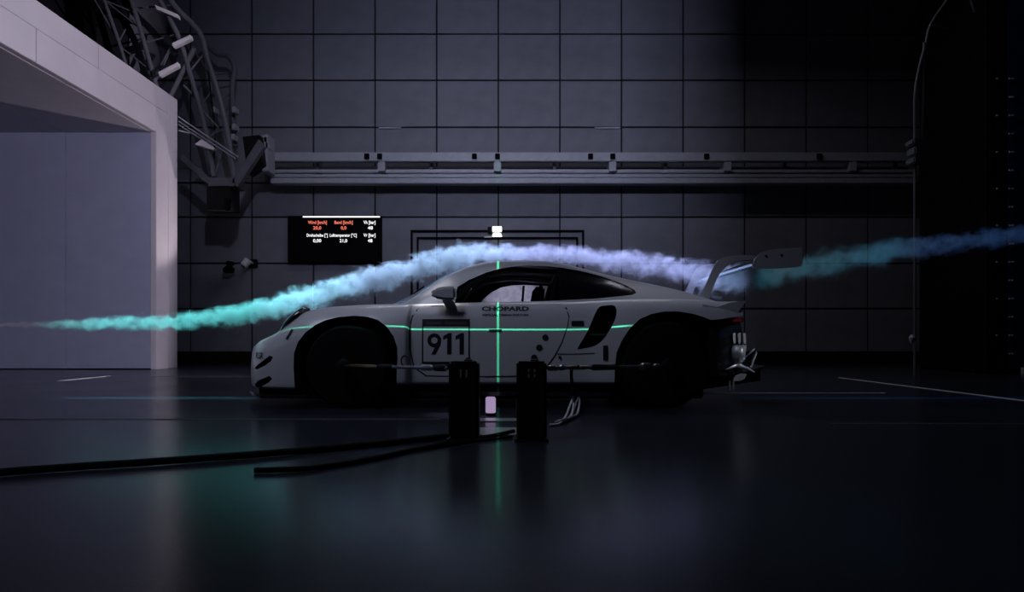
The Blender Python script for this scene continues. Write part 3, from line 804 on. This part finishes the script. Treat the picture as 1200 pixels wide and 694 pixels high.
o = sub(sets['rear_window']).build('rear_window', M['dark_glass'], car, smooth=True)
# side glass: clear door pane, black quarter pane
xq = Wg(655, 335)[0]
def clip_poly(poly, x, keep_left):
    out = []
    for i in range(len(poly)):
        a, b = poly[i-1], poly[i]; ia = (a[0] <= x) == keep_left; ib = (b[0] <= x) == keep_left
        if ia != ib:
            t = (x - a[0]) / (b[0] - a[0]); out.append((x, a[1] + t*(b[1]-a[1])))
        if ib: out.append(b)
    return out
patch(clip_poly(win, xq, True), 'side_window', 'glass', -.012, 0, surf=gside)
for far in (False, True):
    patch(clip_poly(win, xq, False), 'quarter_window', 'dark_glass', -.010, 0, surf=gside, far=far)
# far door: black trim around a pane, frosted so the added lamp shows
fp = [(-.37, .86), (-.36, .90), (-.30, .97), (-.22, 1.035), (-.12, 1.085), (0.0, 1.108), (.14, 1.112), (.37, 1.10), (.33, .95), (.31, .86)]
fw = clip_poly(win, xq, True)
patch(fw, 'far_door_trim', 'soft_black', -.014, 0, surf=gside, far=True, hole=[(x, z) for x, z in fp if z > .87] + [(.312, .872), (-.366, .872)])
patch([(x, z) for x, z in fp if z > .87] + [(.312, .872), (-.366, .872)], 'far_side_window', 'frosted', -.016, 0, surf=gside, far=True, res=.06)
# cabin
MB().box(-.80, 1.15, T(.74), T(-.74), .82, .838).build('cabin_floor', M['soft_black'], car)
def bar(pts, r=.02, m='black', name='roll_bar'): MB().tube(pts, r, 10).build(name, M[m], car, smooth=True)
bar([(.33, T(-.60), .83), (.40, T(-.55), 1.12), (.42, T(0), 1.17), (.40, T(.55), 1.12), (.33, T(.60), .83)], .022)
bar([(-.62, T(.66), .92), (-.30, T(.55), 1.13), (.0, T(.52), 1.165), (.40, T(.52), 1.135)], .018)
bar([(-.62, T(-.66), .92), (-.30, T(-.56), 1.13), (.0, T(-.53), 1.165), (.40, T(-.53), 1.13)], .018, 'steel')
bar([(-.28, T(-.50), 1.155), (.0, T(-.44), 1.175), (.38, T(-.44), 1.16)], .012, 'steel')
bar([(.10, T(-.60), .84), (.12, T(-.58), 1.10)], .012)
MB().prism([(.16, 0, .80), (.20, 0, 1.02), (.25, 0, 1.08), (.32, 0, 1.06), (.30, 0, .80)], (0, .22, 0)).build('seat_headrest', M['black'], car, bevel=.02).location.y += T(-.18) 
mb = MB(); mb.tube([(-.42 + .05*math.sin(a) , T(.30) + .13*math.cos(a), .90 + .11*math.sin(a)) for a in np.linspace(0, 2*math.pi, 25)], .012, 8)
mb.build('steering_wheel', M['steel'], car, smooth=True)

# mirrors
for sgn in (1, -1):
    pm = [P(u, v, 5.5) for u, v in [(504, 345), (510, 339), (520, 336.5), (534, 336), (535, 352), (522, 352), (510, 350)]]
    pts = [(p.x, T(sgn*(1.0)), p.z) for p in pm]
    m_ = MB().prism(pts, (0, sgn*.15, 0)).build('door_mirror', M['white'], car, bevel=.018, smooth=True)
    a_ = P(518, 352, 5.52); b_ = P(528, 361, 5.55)
    MB().prism([(a_.x, T(sgn*.93), a_.z), (a_.x + .09, T(sgn*.93), a_.z), (b_.x + .06, T(sgn*.86), b_.z - .01), (b_.x - .03, T(sgn*.86), b_.z - .01)], (0, sgn*.03, 0)).build('mirror_arm', M['white'], car, bevel=.005)
# headlamps
for sgn in (1, -1):
    mb = MB(); nu, nv = 18, 10; c0 = Vector((-1.80, T(sgn*.76), .70))
    ax = Vector((.62, 0, .62)).normalized(); ay = Vector((0, sgn, -.12)).normalized(); az = ax.cross(ay)
    if az.x > 0: az = -az
    vs = []
    for j in range(nv + 1):
        r = math.sin(j/nv*math.pi/2); hgt = math.cos(j/nv*math.pi/2)
        for i in range(nu):
            a = 2*math.pi*i/nu; vs.append(c0 + ax*(.165*r*math.cos(a)) - ay*(.13*r*math.sin(a)) + az*(.05*hgt))
    fs = [(j*nu+i, j*nu+(i+1) % nu, (j+1)*nu+(i+1) % nu, (j+1)*nu+i) for j in range(1, nv) for i in range(nu)]
    fs += [(nu + i, nu + (i+1) % nu, 0) for i in range(nu)]
    mb.add(vs, fs); mb.build('headlamp', M['lens'], car, smooth=True)
# wiper
MB().tube([(-1.05, T(-.1), .90), (-.80, T(.25), 1.03)], .008, 6).build('wiper', M['black'], car)

# wheels
def wheel(x, sgn, rad, wid):
    y_out = T(sgn*(1.0)); wy = sgn
    t = MB().lathe([(rad*.66, .0), (rad*.70, .0), (rad*.93, .012), (rad, .05), (rad, wid - .05), (rad*.93, wid - .012), (rad*.66, wid)], (x, 0, rad), 'y', 48)
    t.v = [(a, y_out + b*wy, c) for a, b, c in t.v]
    tyre = None
    rim = MB()
    rim.lathe([(rad*.60, .03), (rad*.68, .01), (rad*.68, wid - .02), (rad*.62, wid - .02), (rad*.60, .05)], (x, 0, rad), 'y', 40)
    rim.lathe([(.0, .03), (.035, .03), (.05, .06), (.05, .14), (.0, .14)], (x, 0, rad), 'y', 20)
    for k in range(10):
        a = 2*math.pi*k/10; ca, sa = math.cos(a), math.sin(a); na = Vector((-sa, 0, ca))
        p0 = Vector((x + .04*ca, .09, rad + .04*sa)); p1 = Vector((x + rad*.63*ca, .045, rad + rad*.63*sa)); wv = na*.016
        rim.prism([p0 - wv, p0 + wv, p1 + wv*1.2, p1 - wv*1.2], (0, .025, 0))
    rim.v = [(a, y_out + b*wy, c) for a, b, c in rim.v]
    r_ = rim.build('wheel', M['black'], car, smooth=True)
    t.build('tyre', M['rubber'], r_, smooth=True)
for sgn in (1, -1):
    wheel(-1.317, sgn, .335, .29); wheel(1.222, sgn, .35, .31)
# wheel well liners: axle stub and suspension arm
for x in (-1.317, 1.222):
    MB().tube([(x, T(.74), .34), (x, T(-.74), .34)], .04, 12).build('axle', M['black'], car, smooth=True)

# tail: bumper, lamp, diffuser
mb = MB(); bxs = np.linspace(1.58, 1.93, 12); nn_ = 0
for x in bxs:
    W = 1.0 - .03 - .9*max(0, x - 1.64); ring = []
    for t, z in [(0, .20), (W*.8, .20), (W, .26), (W + .005, .45), (W - .02, .64), (W*.9, .73), (0, .75)]: ring.append((t, z))
    full = ring + [(-t, z) for t, z in ring[-2:0:-1]]; nn_ = len(full)
    mb.v += [(x, T(t), z) for t, z in full]
for i in range(len(bxs) - 1):
    for k in range(nn_): mb.f.append((i*nn_+k, (i+1)*nn_+k, (i+1)*nn_+(k+1) % nn_, i*nn_+(k+1) % nn_))
mb.f.append(tuple(range(nn_))); mb.f.append(tuple((len(bxs)-1)*nn_+k for k in range(nn_-1, -1, -1)))
bump_ = mb.build('rear_bumper', M['carbon'], car, smooth=True)
# trim the front of the bumper so the rear tyres stand free
MB().prism([(1.70, T(.935), .725), (1.85, T(.84), .735), (1.955, T(.66), .735), (1.955, T(-.66), .735), (1.85, T(-.84), .735), (1.70, T(-.935), .725), (1.68, T(0), .725)], (0, 0, -.035)).build('tail_lamp', M['red'], car)
def poly3(pts, d, name, m='shiny', bev=.004): return MB().prism(pts, d).build(name, M[m], car, bevel=bev)
def pz(u, v, t): p = P(u, v, T(t)); return (p.x, p.y, p.z)
for sgn in (1, -1):
    def pq(u, v, t):
        p = P(u, v, T(t)); return (p.x, T(sgn*t), p.z)
    for uu in (858.5, 864.5, 870.5):
        poly3([pq(uu, 391, .83), pq(uu + 1, 403.5, .83), pq(uu + 4, 403, .82), pq(uu + 3.6, 390, .82)], (.008, sgn*.03, 0), 'vent_slat')
    # curved corner shell
    mbc = MB(); nu_, nv_ = 9, 9
    for a_ in range(nu_):
        for b_ in range(nv_):
            fu, fw_ = a_/(nu_-1), b_/(nv_-1)
            mbc.v.append(pq(859.5 + 15*fu - 2*math.sin(fw_*3.1), 405 + 22*fw_ + 3*fu*fw_, .80 + .06*math.sin(fu*2.4 + .3) + .03*math.sin(fw_*5)))
    for a_ in range(nu_-1):
        for b_ in range(nv_-1): mbc.f.append((a_*nv_+b_, (a_+1)*nv_+b_, (a_+1)*nv_+b_+1, a_*nv_+b_+1))
    csh = mbc.build('corner_shell', M['shiny'], car, smooth=True)
    md = csh.modifiers.new('thick', 'SOLIDIFY'); md.thickness = .008
    poly3([pq(866, 425, .86), pq(868, 424, .86), pq(886.5, 408.5, .84), pq(884.5, 408, .84)], (.006, sgn*.03, 0), 'dive_plate_edge')
    poly3([pq(879, 431, .86), pq(881.5, 431, .86), pq(888, 413, .84), pq(886, 412, .84)], (.006, sgn*.03, 0), 'dive_plate_edge')
    poly3([pq(868, 425, .84), pq(885, 410, .82), pq(886, 413, .82), pq(879, 430, .84)], (.004, sgn*.008, 0), 'dive_plate', 'carbon')
    MB().tube([pq(850, 433, .95), pq(856, 431, .94), pq(862, 428.5, .92), pq(868, 429, .90), pq(876, 432, .88), pq(884, 436.5, .86)], [.004, .008, .014, .015, .013, .006], 10).build('corner_lip', M['shiny'], car, smooth=True)
    poly3([pq(859, 447, .88), pq(861, 441, .88), pq(868, 438, .87), pq(876, 438, .86), pq(873, 444, .86), pq(866, 447, .87)], (0, sgn*.02, 0), 'diffuser_plate')
    for uu in (854, 858.5):
        poly3([pq(uu, 457, .88), pq(uu + .8, 446, .88), pq(uu + 2.4, 446, .88), pq(uu + 2, 457.5, .88)], (0, sgn*.02, 0), 'diffuser_foot')
for t in (-.6, -.36, -.12, .12, .36, .6):
    MB().prism([(1.45, T(t), .10), (2.12, T(t), .20), (2.12, T(t), .33), (1.45, T(t), .16)], (0, .012, 0)).build('diffuser_fin', M['carbon'], car)
MB().prism([(1.42, T(.78), .13), (2.10, T(.78), .32), (2.10, T(.78), .335), (1.42, T(.78), .15)], (0, 1.56, 0)).build('diffuser_roof', M['carbon'], car)
MB().lathe([(.055, -.02), (.06, .08), (.05, .085), (.045, -.02)], (1.95, T(.12), .42), 'x', 18).build('exhaust_pipe', M['steel'], car, smooth=True)
MB().lathe([(.055, -.02), (.06, .08), (.05, .085), (.045, -.02)], (1.95, T(-.12), .42), 'x', 18).build('exhaust_pipe', M['steel'], car, smooth=True)
# deck spoiler
mb = MB(); stn = np.linspace(-.93, .93, 25); prof = [(1.60, .895), (1.72, .872), (1.82, .862), (1.955, .880), (1.950, .868), (1.875, .765), (1.68, .75)]
for t in stn:
    k = abs(t)/.93; sx = -.07*k**3; dz = -.012*k**2
    mb.v += [(x + sx, T(t), z + dz - (.045*k**4 if x < 1.8 and z > .8 else 0)) for x, z in prof]
n = len(prof)
for i in range(len(stn) - 1):
    for k in range(n): mb.f.append((i*n+k, (i+1)*n+k, (i+1)*n+(k+1) % n, i*n+(k+1) % n))
mb.f.append(tuple(range(n))); mb.f.append(tuple((len(stn)-1)*n+k for k in range(n-1, -1, -1)))
mb.build('deck_spoiler', M['white'], car, smooth=True, angle=50)
# rear wing: main plane, swan necks, end plates
chord = [(1.93, 1.165), (1.98, 1.20), (2.06, 1.222), (2.16, 1.238), (2.25, 1.262), (2.32, 1.288), (2.325, 1.280), (2.25, 1.240), (2.15, 1.195), (2.05, 1.158), (1.98, 1.145), (1.94, 1.148)]
MB().prism([(x, T(.93), z) for x, z in chord], (0, 1.86, 0)).build('wing_plane', M['carbon'], car, smooth=True, angle=50)
neck_px = [(815.5, 350), (829.5, 356), (834, 343), (838, 332), (843, 322), (849, 314), (856, 309.5), (866, 307), (884, 304.5), (885, 299.5), (868, 299), (856, 299.8), (848, 301.5), (841, 305.5), (836, 313), (831, 325), (824, 339)]
ep_px = [(881, 311.5), (883, 306), (886, 301), (892, 296), (900, 293.4), (909, 292), (940, 290.4), (940, 312), (925, 313.6), (911, 315), (890, 315.5), (882, 314)]
for sgn in (1, -1):
    ne = [P(u, v, T(.35)) for u, v in neck_px]
    MB().prism([(p.x, T(sgn*.35), p.z) for p in ne], (0, sgn*.022, 0)).build('wing_neck', M['white'], car, bevel=.004)
    ep = [P(u, v, T(.935)) for u, v in ep_px]
    pl_ = MB().prism([(p.x, T(sgn*.93), p.z) for p in ep], (0, -sgn*.014, 0)).build('wing_end_plate', M['white'], car, bevel=.003)
    for (u, v) in ((898, 300), (916, 299)):
        p = P(u, v, T(.95)); MB().lathe([(.009, -.002), (.009, .002)], (p.x, T(sgn*.946), p.z), 'y', 10).build('bolt', M['decal'], car)

# ------------------------------------------------------------------ restraint posts, rods, hoses, cables
PY = 3.83
for k, u in enumerate((544.5, 622.5)):
    p = P(u, 513, PY)
    post = thing('restraint_post', ('brown-black restraint post left of the upright green line' if k == 0 else 'brown-black restraint post right of the upright green line'),
                 'post', (p.x, PY, 0), 'posts in front of the car')
    wd = .083
    MB().box(p.x - wd, p.x + wd, PY - .08, PY + .08, .012, .44).build('column', M['post'], post, bevel=.012)
    MB().box(p.x - wd - .012, p.x + wd + .012, PY - .10, PY + .10, 0, .014).build('base_plate', M['black'], post, bevel=.004)
    MB().tube([(p.x + wd - .004, PY - .055, .03), (p.x + wd - .004, PY - .055, .42)], .006, 8).build('corner_strip', M['slot'], post, smooth=True)  # lighter line paints the highlight on the right edge
    for dx in (-.016, .016):
        for dz in ((.0, .028) if k else (.0,)):
            MB().box(p.x + dx - .005, p.x + dx + .005, PY - .083, PY - .079, .352 + dz, .352 + dz + (.018 if k else .042)).build('slot', M['slot'], post)
    MB().lathe([(.022, 0), (.024, .006), (.014, .012), (.012, .018)], (p.x + .02, PY, .44), 'z', 16).build('cap', M['black'], post, smooth=True)

def rod(label, a, b, fit):
    r_ = thing('restraint_rod', label, 'rod', a, 'rods from the posts to the wheels')
    a = Vector(a); b = Vector(b)
    MB().tube([a.lerp(b, .004), b], .011, 10).build('bar', M['steel'], r_, smooth=True)
    for f0, f1, rr, m in fit:
        p0 = a.lerp(b, f0); p1 = a.lerp(b, f1)
        MB().tube([p0, p0.lerp(p1, .1), p0.lerp(p1, .9), p1], [rr*.7, rr, rr, rr*.7], 12).build('sleeve', M[m], r_, smooth=True)
    MB().lathe([(.04, -.03), (.06, -.02), (.06, .01), (.03, .03)], (b.x, b.y, b.z), 'y', 20).build('hub_adapter', M['black'], r_, smooth=True)
lp = P(526, 431.5, PY); rp = P(643, 431.5, PY)
rod('steel rod from the left post to the front wheel', (lp.x, PY, lp.z), (-1.317, 5.36, .345), [(.02, .10, .020, 'black'), (.12, .2, .018, 'steel'), (.45, .60, .019, 'black'), (.62, .95, .016, 'brass')])
rod('steel rod with bright sleeves from the right post to the rear wheel', (rp.x, PY, rp.z), (1.222, 5.36, .345), [(.0, .05, .017, 'steel'), (.07, .09, .017, 'steel'), (.12, .25, .014, 'brass'), (.28, .50, .020, 'carbon'), (.72, .80, .026, 'steel'), (.85, .9, .02, 'steel')])
hs = thing('hanging_hose', 'thin black hose hanging from the right rod with bright tip', 'hose', P(671, 430, 4.106))
px_tube([(679, 430), (671, 431), (669.5, 441), (671.5, 455), (672, 464)], 4.106, 1.6).build('hose', M['rubber'], hs, smooth=True)
p = P(672, 468, 4.106); MB().tube([p + Vector((0, 0, .03)), p, p - Vector((0, 0, .02))], [.007, .009, .004], 8).build('tip', M['steel'], hs, smooth=True)

def fl(u, v, z=.012):
    Y = H * 800 / (v - 395); return Vector(((u - 600) * Y / 800, Y, z))
def cable(pts, r, name, label, m='rubber', cat='cable'):
    q_ = [fl(u, v, r + .001) for u, v in pts]; out = []
    for i in range(len(q_) - 1):
        p0, p1, p2, p3 = q_[max(i-1, 0)], q_[i], q_[i+1], q_[min(i+2, len(q_)-1)]
        for t in np.linspace(0, 1, 8, endpoint=False):
            out.append(0.5*((2*p1)+(-p0+p2)*t+(2*p0-5*p1+4*p2-p3)*t*t+(-p0+3*p1-3*p2+p3)*t**3))
    out.append(q_[-1])
    return tag(MB().tube(out, r, 10).build(name, M[m], smooth=True), label, cat)
cable([(-60, 566), (0, 559), (90, 552), (180, 546), (300, 537), (400, 528), (470, 521), (524, 515)], .017, 'floor_cable', 'long thick black cable running across the floor to the left edge')
cable([(298, 555), (355, 553), (400, 547), (440, 540), (475, 532), (528, 522), (575, 514), (602, 508)], .012, 'floor_cable', 'shorter black cable on the floor in front of the left post')
cable([(380, 548), (450, 536), (520, 524), (570, 517), (600, 514)], .008, 'floor_cable', 'thin black cable beside the shorter cable at the left post')
pts = []
for dx, dy in ((0, 0), (7, 3)):
    pts += [fl(644 + dx, 500 - dy, .011), fl(655 + dx, 499 - dy, .011), fl(663 + dx, 493 - dy, .03), fl(668 + dx, 487 - dy, .075), fl(671 + dx, 484 - dy, .10), fl(672 + dx, 486 - dy, .07), fl(669 + dx, 492 - dy, .02), fl(660 + dx, 497 - dy, .03)]
q_ = []
for i in range(len(pts) - 1):
    p0, p1, p2, p3 = pts[max(i-1, 0)], pts[i], pts[i+1], pts[min(i+2, len(pts)-1)]
    for t in (0, .25, .5, .75): q_.append(0.5*((2*p1)+(-p0+p2)*t+(2*p0-5*p1+4*p2-p3)*t*t+(-p0+3*p1-3*p2+p3)*t**3))
tag(MB().tube(q_, .008, 8).build('coiled_hose', M['rail'], smooth=True), 'pale grey hose lying in two loops on the floor right of the right post', 'hose')  # pale colour stands in for highlights on a black hose
# ground plates and the small glowing lilac cylinder between the posts
o = MB().box(fl(560, 508).x, fl(607, 508).x, fl(0, 511).y, fl(0, 502).y, 0, .006).build('floor_plate', M['steel'], bevel=.002); tag(o, 'bright steel plate on the floor between the two posts', 'plate')
o = MB().box(fl(560, 493).x, fl(610, 493).x, fl(0, 494.5).y, fl(0, 491).y, 0, .006).build('floor_plate', M['steel'], bevel=.002); tag(o, 'narrow steel plate on the floor behind the two posts', 'plate')
p = fl(575, 487, 0)
lm = thing('floor_lamp', 'small glowing lilac cylinder lamp on the floor between the posts', 'lamp', (p.x, p.y, 0))
MB().lathe([(.035, 0), (.038, .01), (.036, .02)], (p.x, p.y, 0), 'z', 20).build('base', M['black'], lm, smooth=True)
MB().lathe([(.034, .02), (.037, .03), (.037, .125), (.030, .135)], (p.x, p.y, 0), 'z', 20).build('glowing_tube', M['led'], lm, smooth=True)  # cylinder emits a weak lilac

# ------------------------------------------------------------------ the smoke
path = [(-25, 381.3, 1.5), (0, 381, 2.2), (50, 380.5, 5), (100, 380, 7), (150, 379, 8.5), (210, 377, 10), (250, 373.5, 12), (300, 364, 14), (350, 350, 15), (400, 338, 15), (450, 325, 15.5), (500, 311, 16.5), (550, 300, 14.5),
        (600, 297.5, 12), (650, 299, 11.5), (700, 303.5, 13), (750, 310, 14), (790, 317, 15), (830, 324, 17), (868, 327, 17.5), (900, 322, 17), (950, 312, 15.5), (1000, 302, 15.5), (1050, 293.5, 14),
        (1100, 286, 13), (1150, 280, 12), (1200, 275, 11.5), (1260, 270, 11), (1400, 258, 11.5), (1490, 252, 11)]
KX = CY / 800
pX = [(p[0] - 600) * KX for p in path]; X0, X1 = pX[0], pX[-1]
fz_ = pchip(pX, [H + (395 - p[1]) * KX for p in path]); fr_ = pchip(pX, [p[2] * KX for p in path])
# density along the stream: thin at the probe, dense over the bonnet, thinning downstream
dens = [(-25, .9), (0, .9), (60, .8), (140, .7), (210, .75), (270, 1.0), (480, 1.0), (650, .9), (760, .6), (850, .45), (950, .30), (1050, .22), (1260, .18), (1490, .16)]
fd_ = pchip([(u - 600) * KX for u, _ in dens], [d for _, d in dens])

def smoke_mat():
    m = bpy.data.materials.new('white_smoke'); m.use_nodes = True
    nt = m.node_tree; nt.nodes.clear(); N = nt.nodes; L = nt.links
    def mth(op, a, b=None, clamp=False):
        n = N.new('ShaderNodeMath'); n.operation = op; n.use_clamp = clamp
        for i, v in enumerate((a, b)):
            if v is None: continue
            if isinstance(v, (int, float)): n.inputs[i].default_value = v
            else: L.new(v, n.inputs[i])
        return n.outputs[0]
    pv = N.new('ShaderNodeVolumePrincipled'); pv.inputs['Color'].default_value = (0.96, 0.97, 1.0, 1); pv.inputs['Anisotropy'].default_value = 0.0
    tc = N.new('ShaderNodeTexCoord'); sep = N.new('ShaderNodeSeparateXYZ'); L.new(tc.outputs['Object'], sep.inputs[0])
    xn = mth('DIVIDE', mth('SUBTRACT', sep.outputs['X'], X0), X1 - X0, True)
    def curve(f, lo, hi, n=30):
        c = N.new('ShaderNodeFloatCurve'); L.new(xn, c.inputs['Value']); cv = c.mapping.curves[0]
        for i in range(n + 1):
            t = i / n; y = (float(f(X0 + t * (X1 - X0))) - lo) / (hi - lo)
            if i == 0: cv.points[0].location = (0, y)
            elif i == n: cv.points[-1].location = (1, y)
            else: cv.points.new(t, y)
        c.mapping.update()
        return mth('ADD', mth('MULTIPLY', c.outputs[0], hi - lo), lo)
    zc = curve(fz_, 0.5, 1.9); rr = curve(fr_, 0.0, 0.2); dd = curve(fd_, 0.0, 1.2)
    def nz(scale, detail, stretch=(1, 1, 1)):
        mp = N.new('ShaderNodeMapping'); mp.inputs['Scale'].default_value = stretch; L.new(tc.outputs['Object'], mp.inputs['Vector'])
        n = N.new('ShaderNodeTexNoise'); n.inputs['Scale'].default_value = scale; n.inputs['Detail'].default_value = detail; n.inputs['Roughness'].default_value = 0.62
        L.new(mp.outputs[0], n.inputs['Vector']); return mth('SUBTRACT', n.outputs['Fac'], 0.5)
    big = nz(5.0, 5, (0.9, 1, 1.1)); fine = nz(15, 5, (0.9, 1, 1.1)); core = nz(9.5, 5)
    dy = mth('SUBTRACT', sep.outputs['Y'], CY); dz = mth('SUBTRACT', sep.outputs['Z'], zc)
    dist = mth('DIVIDE', mth('SQRT', mth('ADD', mth('MULTIPLY', dy, dy), mth('MULTIPLY', dz, dz))), rr)
    edge = mth('ADD', mth('ADD', mth('SUBTRACT', 1.0, dist), mth('MULTIPLY', big, 2.0)), mth('MULTIPLY', fine, 2.2))
    d = mth('MULTIPLY', edge, 1.7, True)
    d = mth('MULTIPLY', d, mth('ADD', mth('MULTIPLY', core, 4.0), 0.75, True))
    d = mth('MULTIPLY', mth('MULTIPLY', d, dd), DENS)
    L.new(d, pv.inputs['Density'])
    o = N.new('ShaderNodeOutputMaterial'); L.new(pv.outputs[0], o.inputs['Volume'])
    m.cycles.volume_step_rate = 0.02
    try: m.cycles.volume_sampling = 'MULTIPLE_IMPORTANCE'
    except Exception: pass
    return m
DENS = 15.0
NR = 18; mb = MB(); sx_ = np.linspace(X0, X1, 160)
for x in sx_:
    r = float(fr_(x)) * 1.65; z = float(fz_(x))
    for k in range(NR):
        a = 2*math.pi*k/NR; mb.v.append((x, CY + r*math.cos(a), z + r*math.sin(a)))
for i in range(len(sx_) - 1):
    for k in range(NR): mb.f.append((i*NR+k, i*NR+(k+1) % NR, (i+1)*NR+(k+1) % NR, (i+1)*NR+k))
mb.f.append(tuple(range(NR-1, -1, -1))); mb.f.append(tuple((len(sx_)-1)*NR+k for k in range(NR)))
sm = mb.build('smoke_stream', smoke_mat(), smooth=True, angle=180)
tag(sm, 'long curling stream of smoke flowing over the car from left to right', 'smoke')
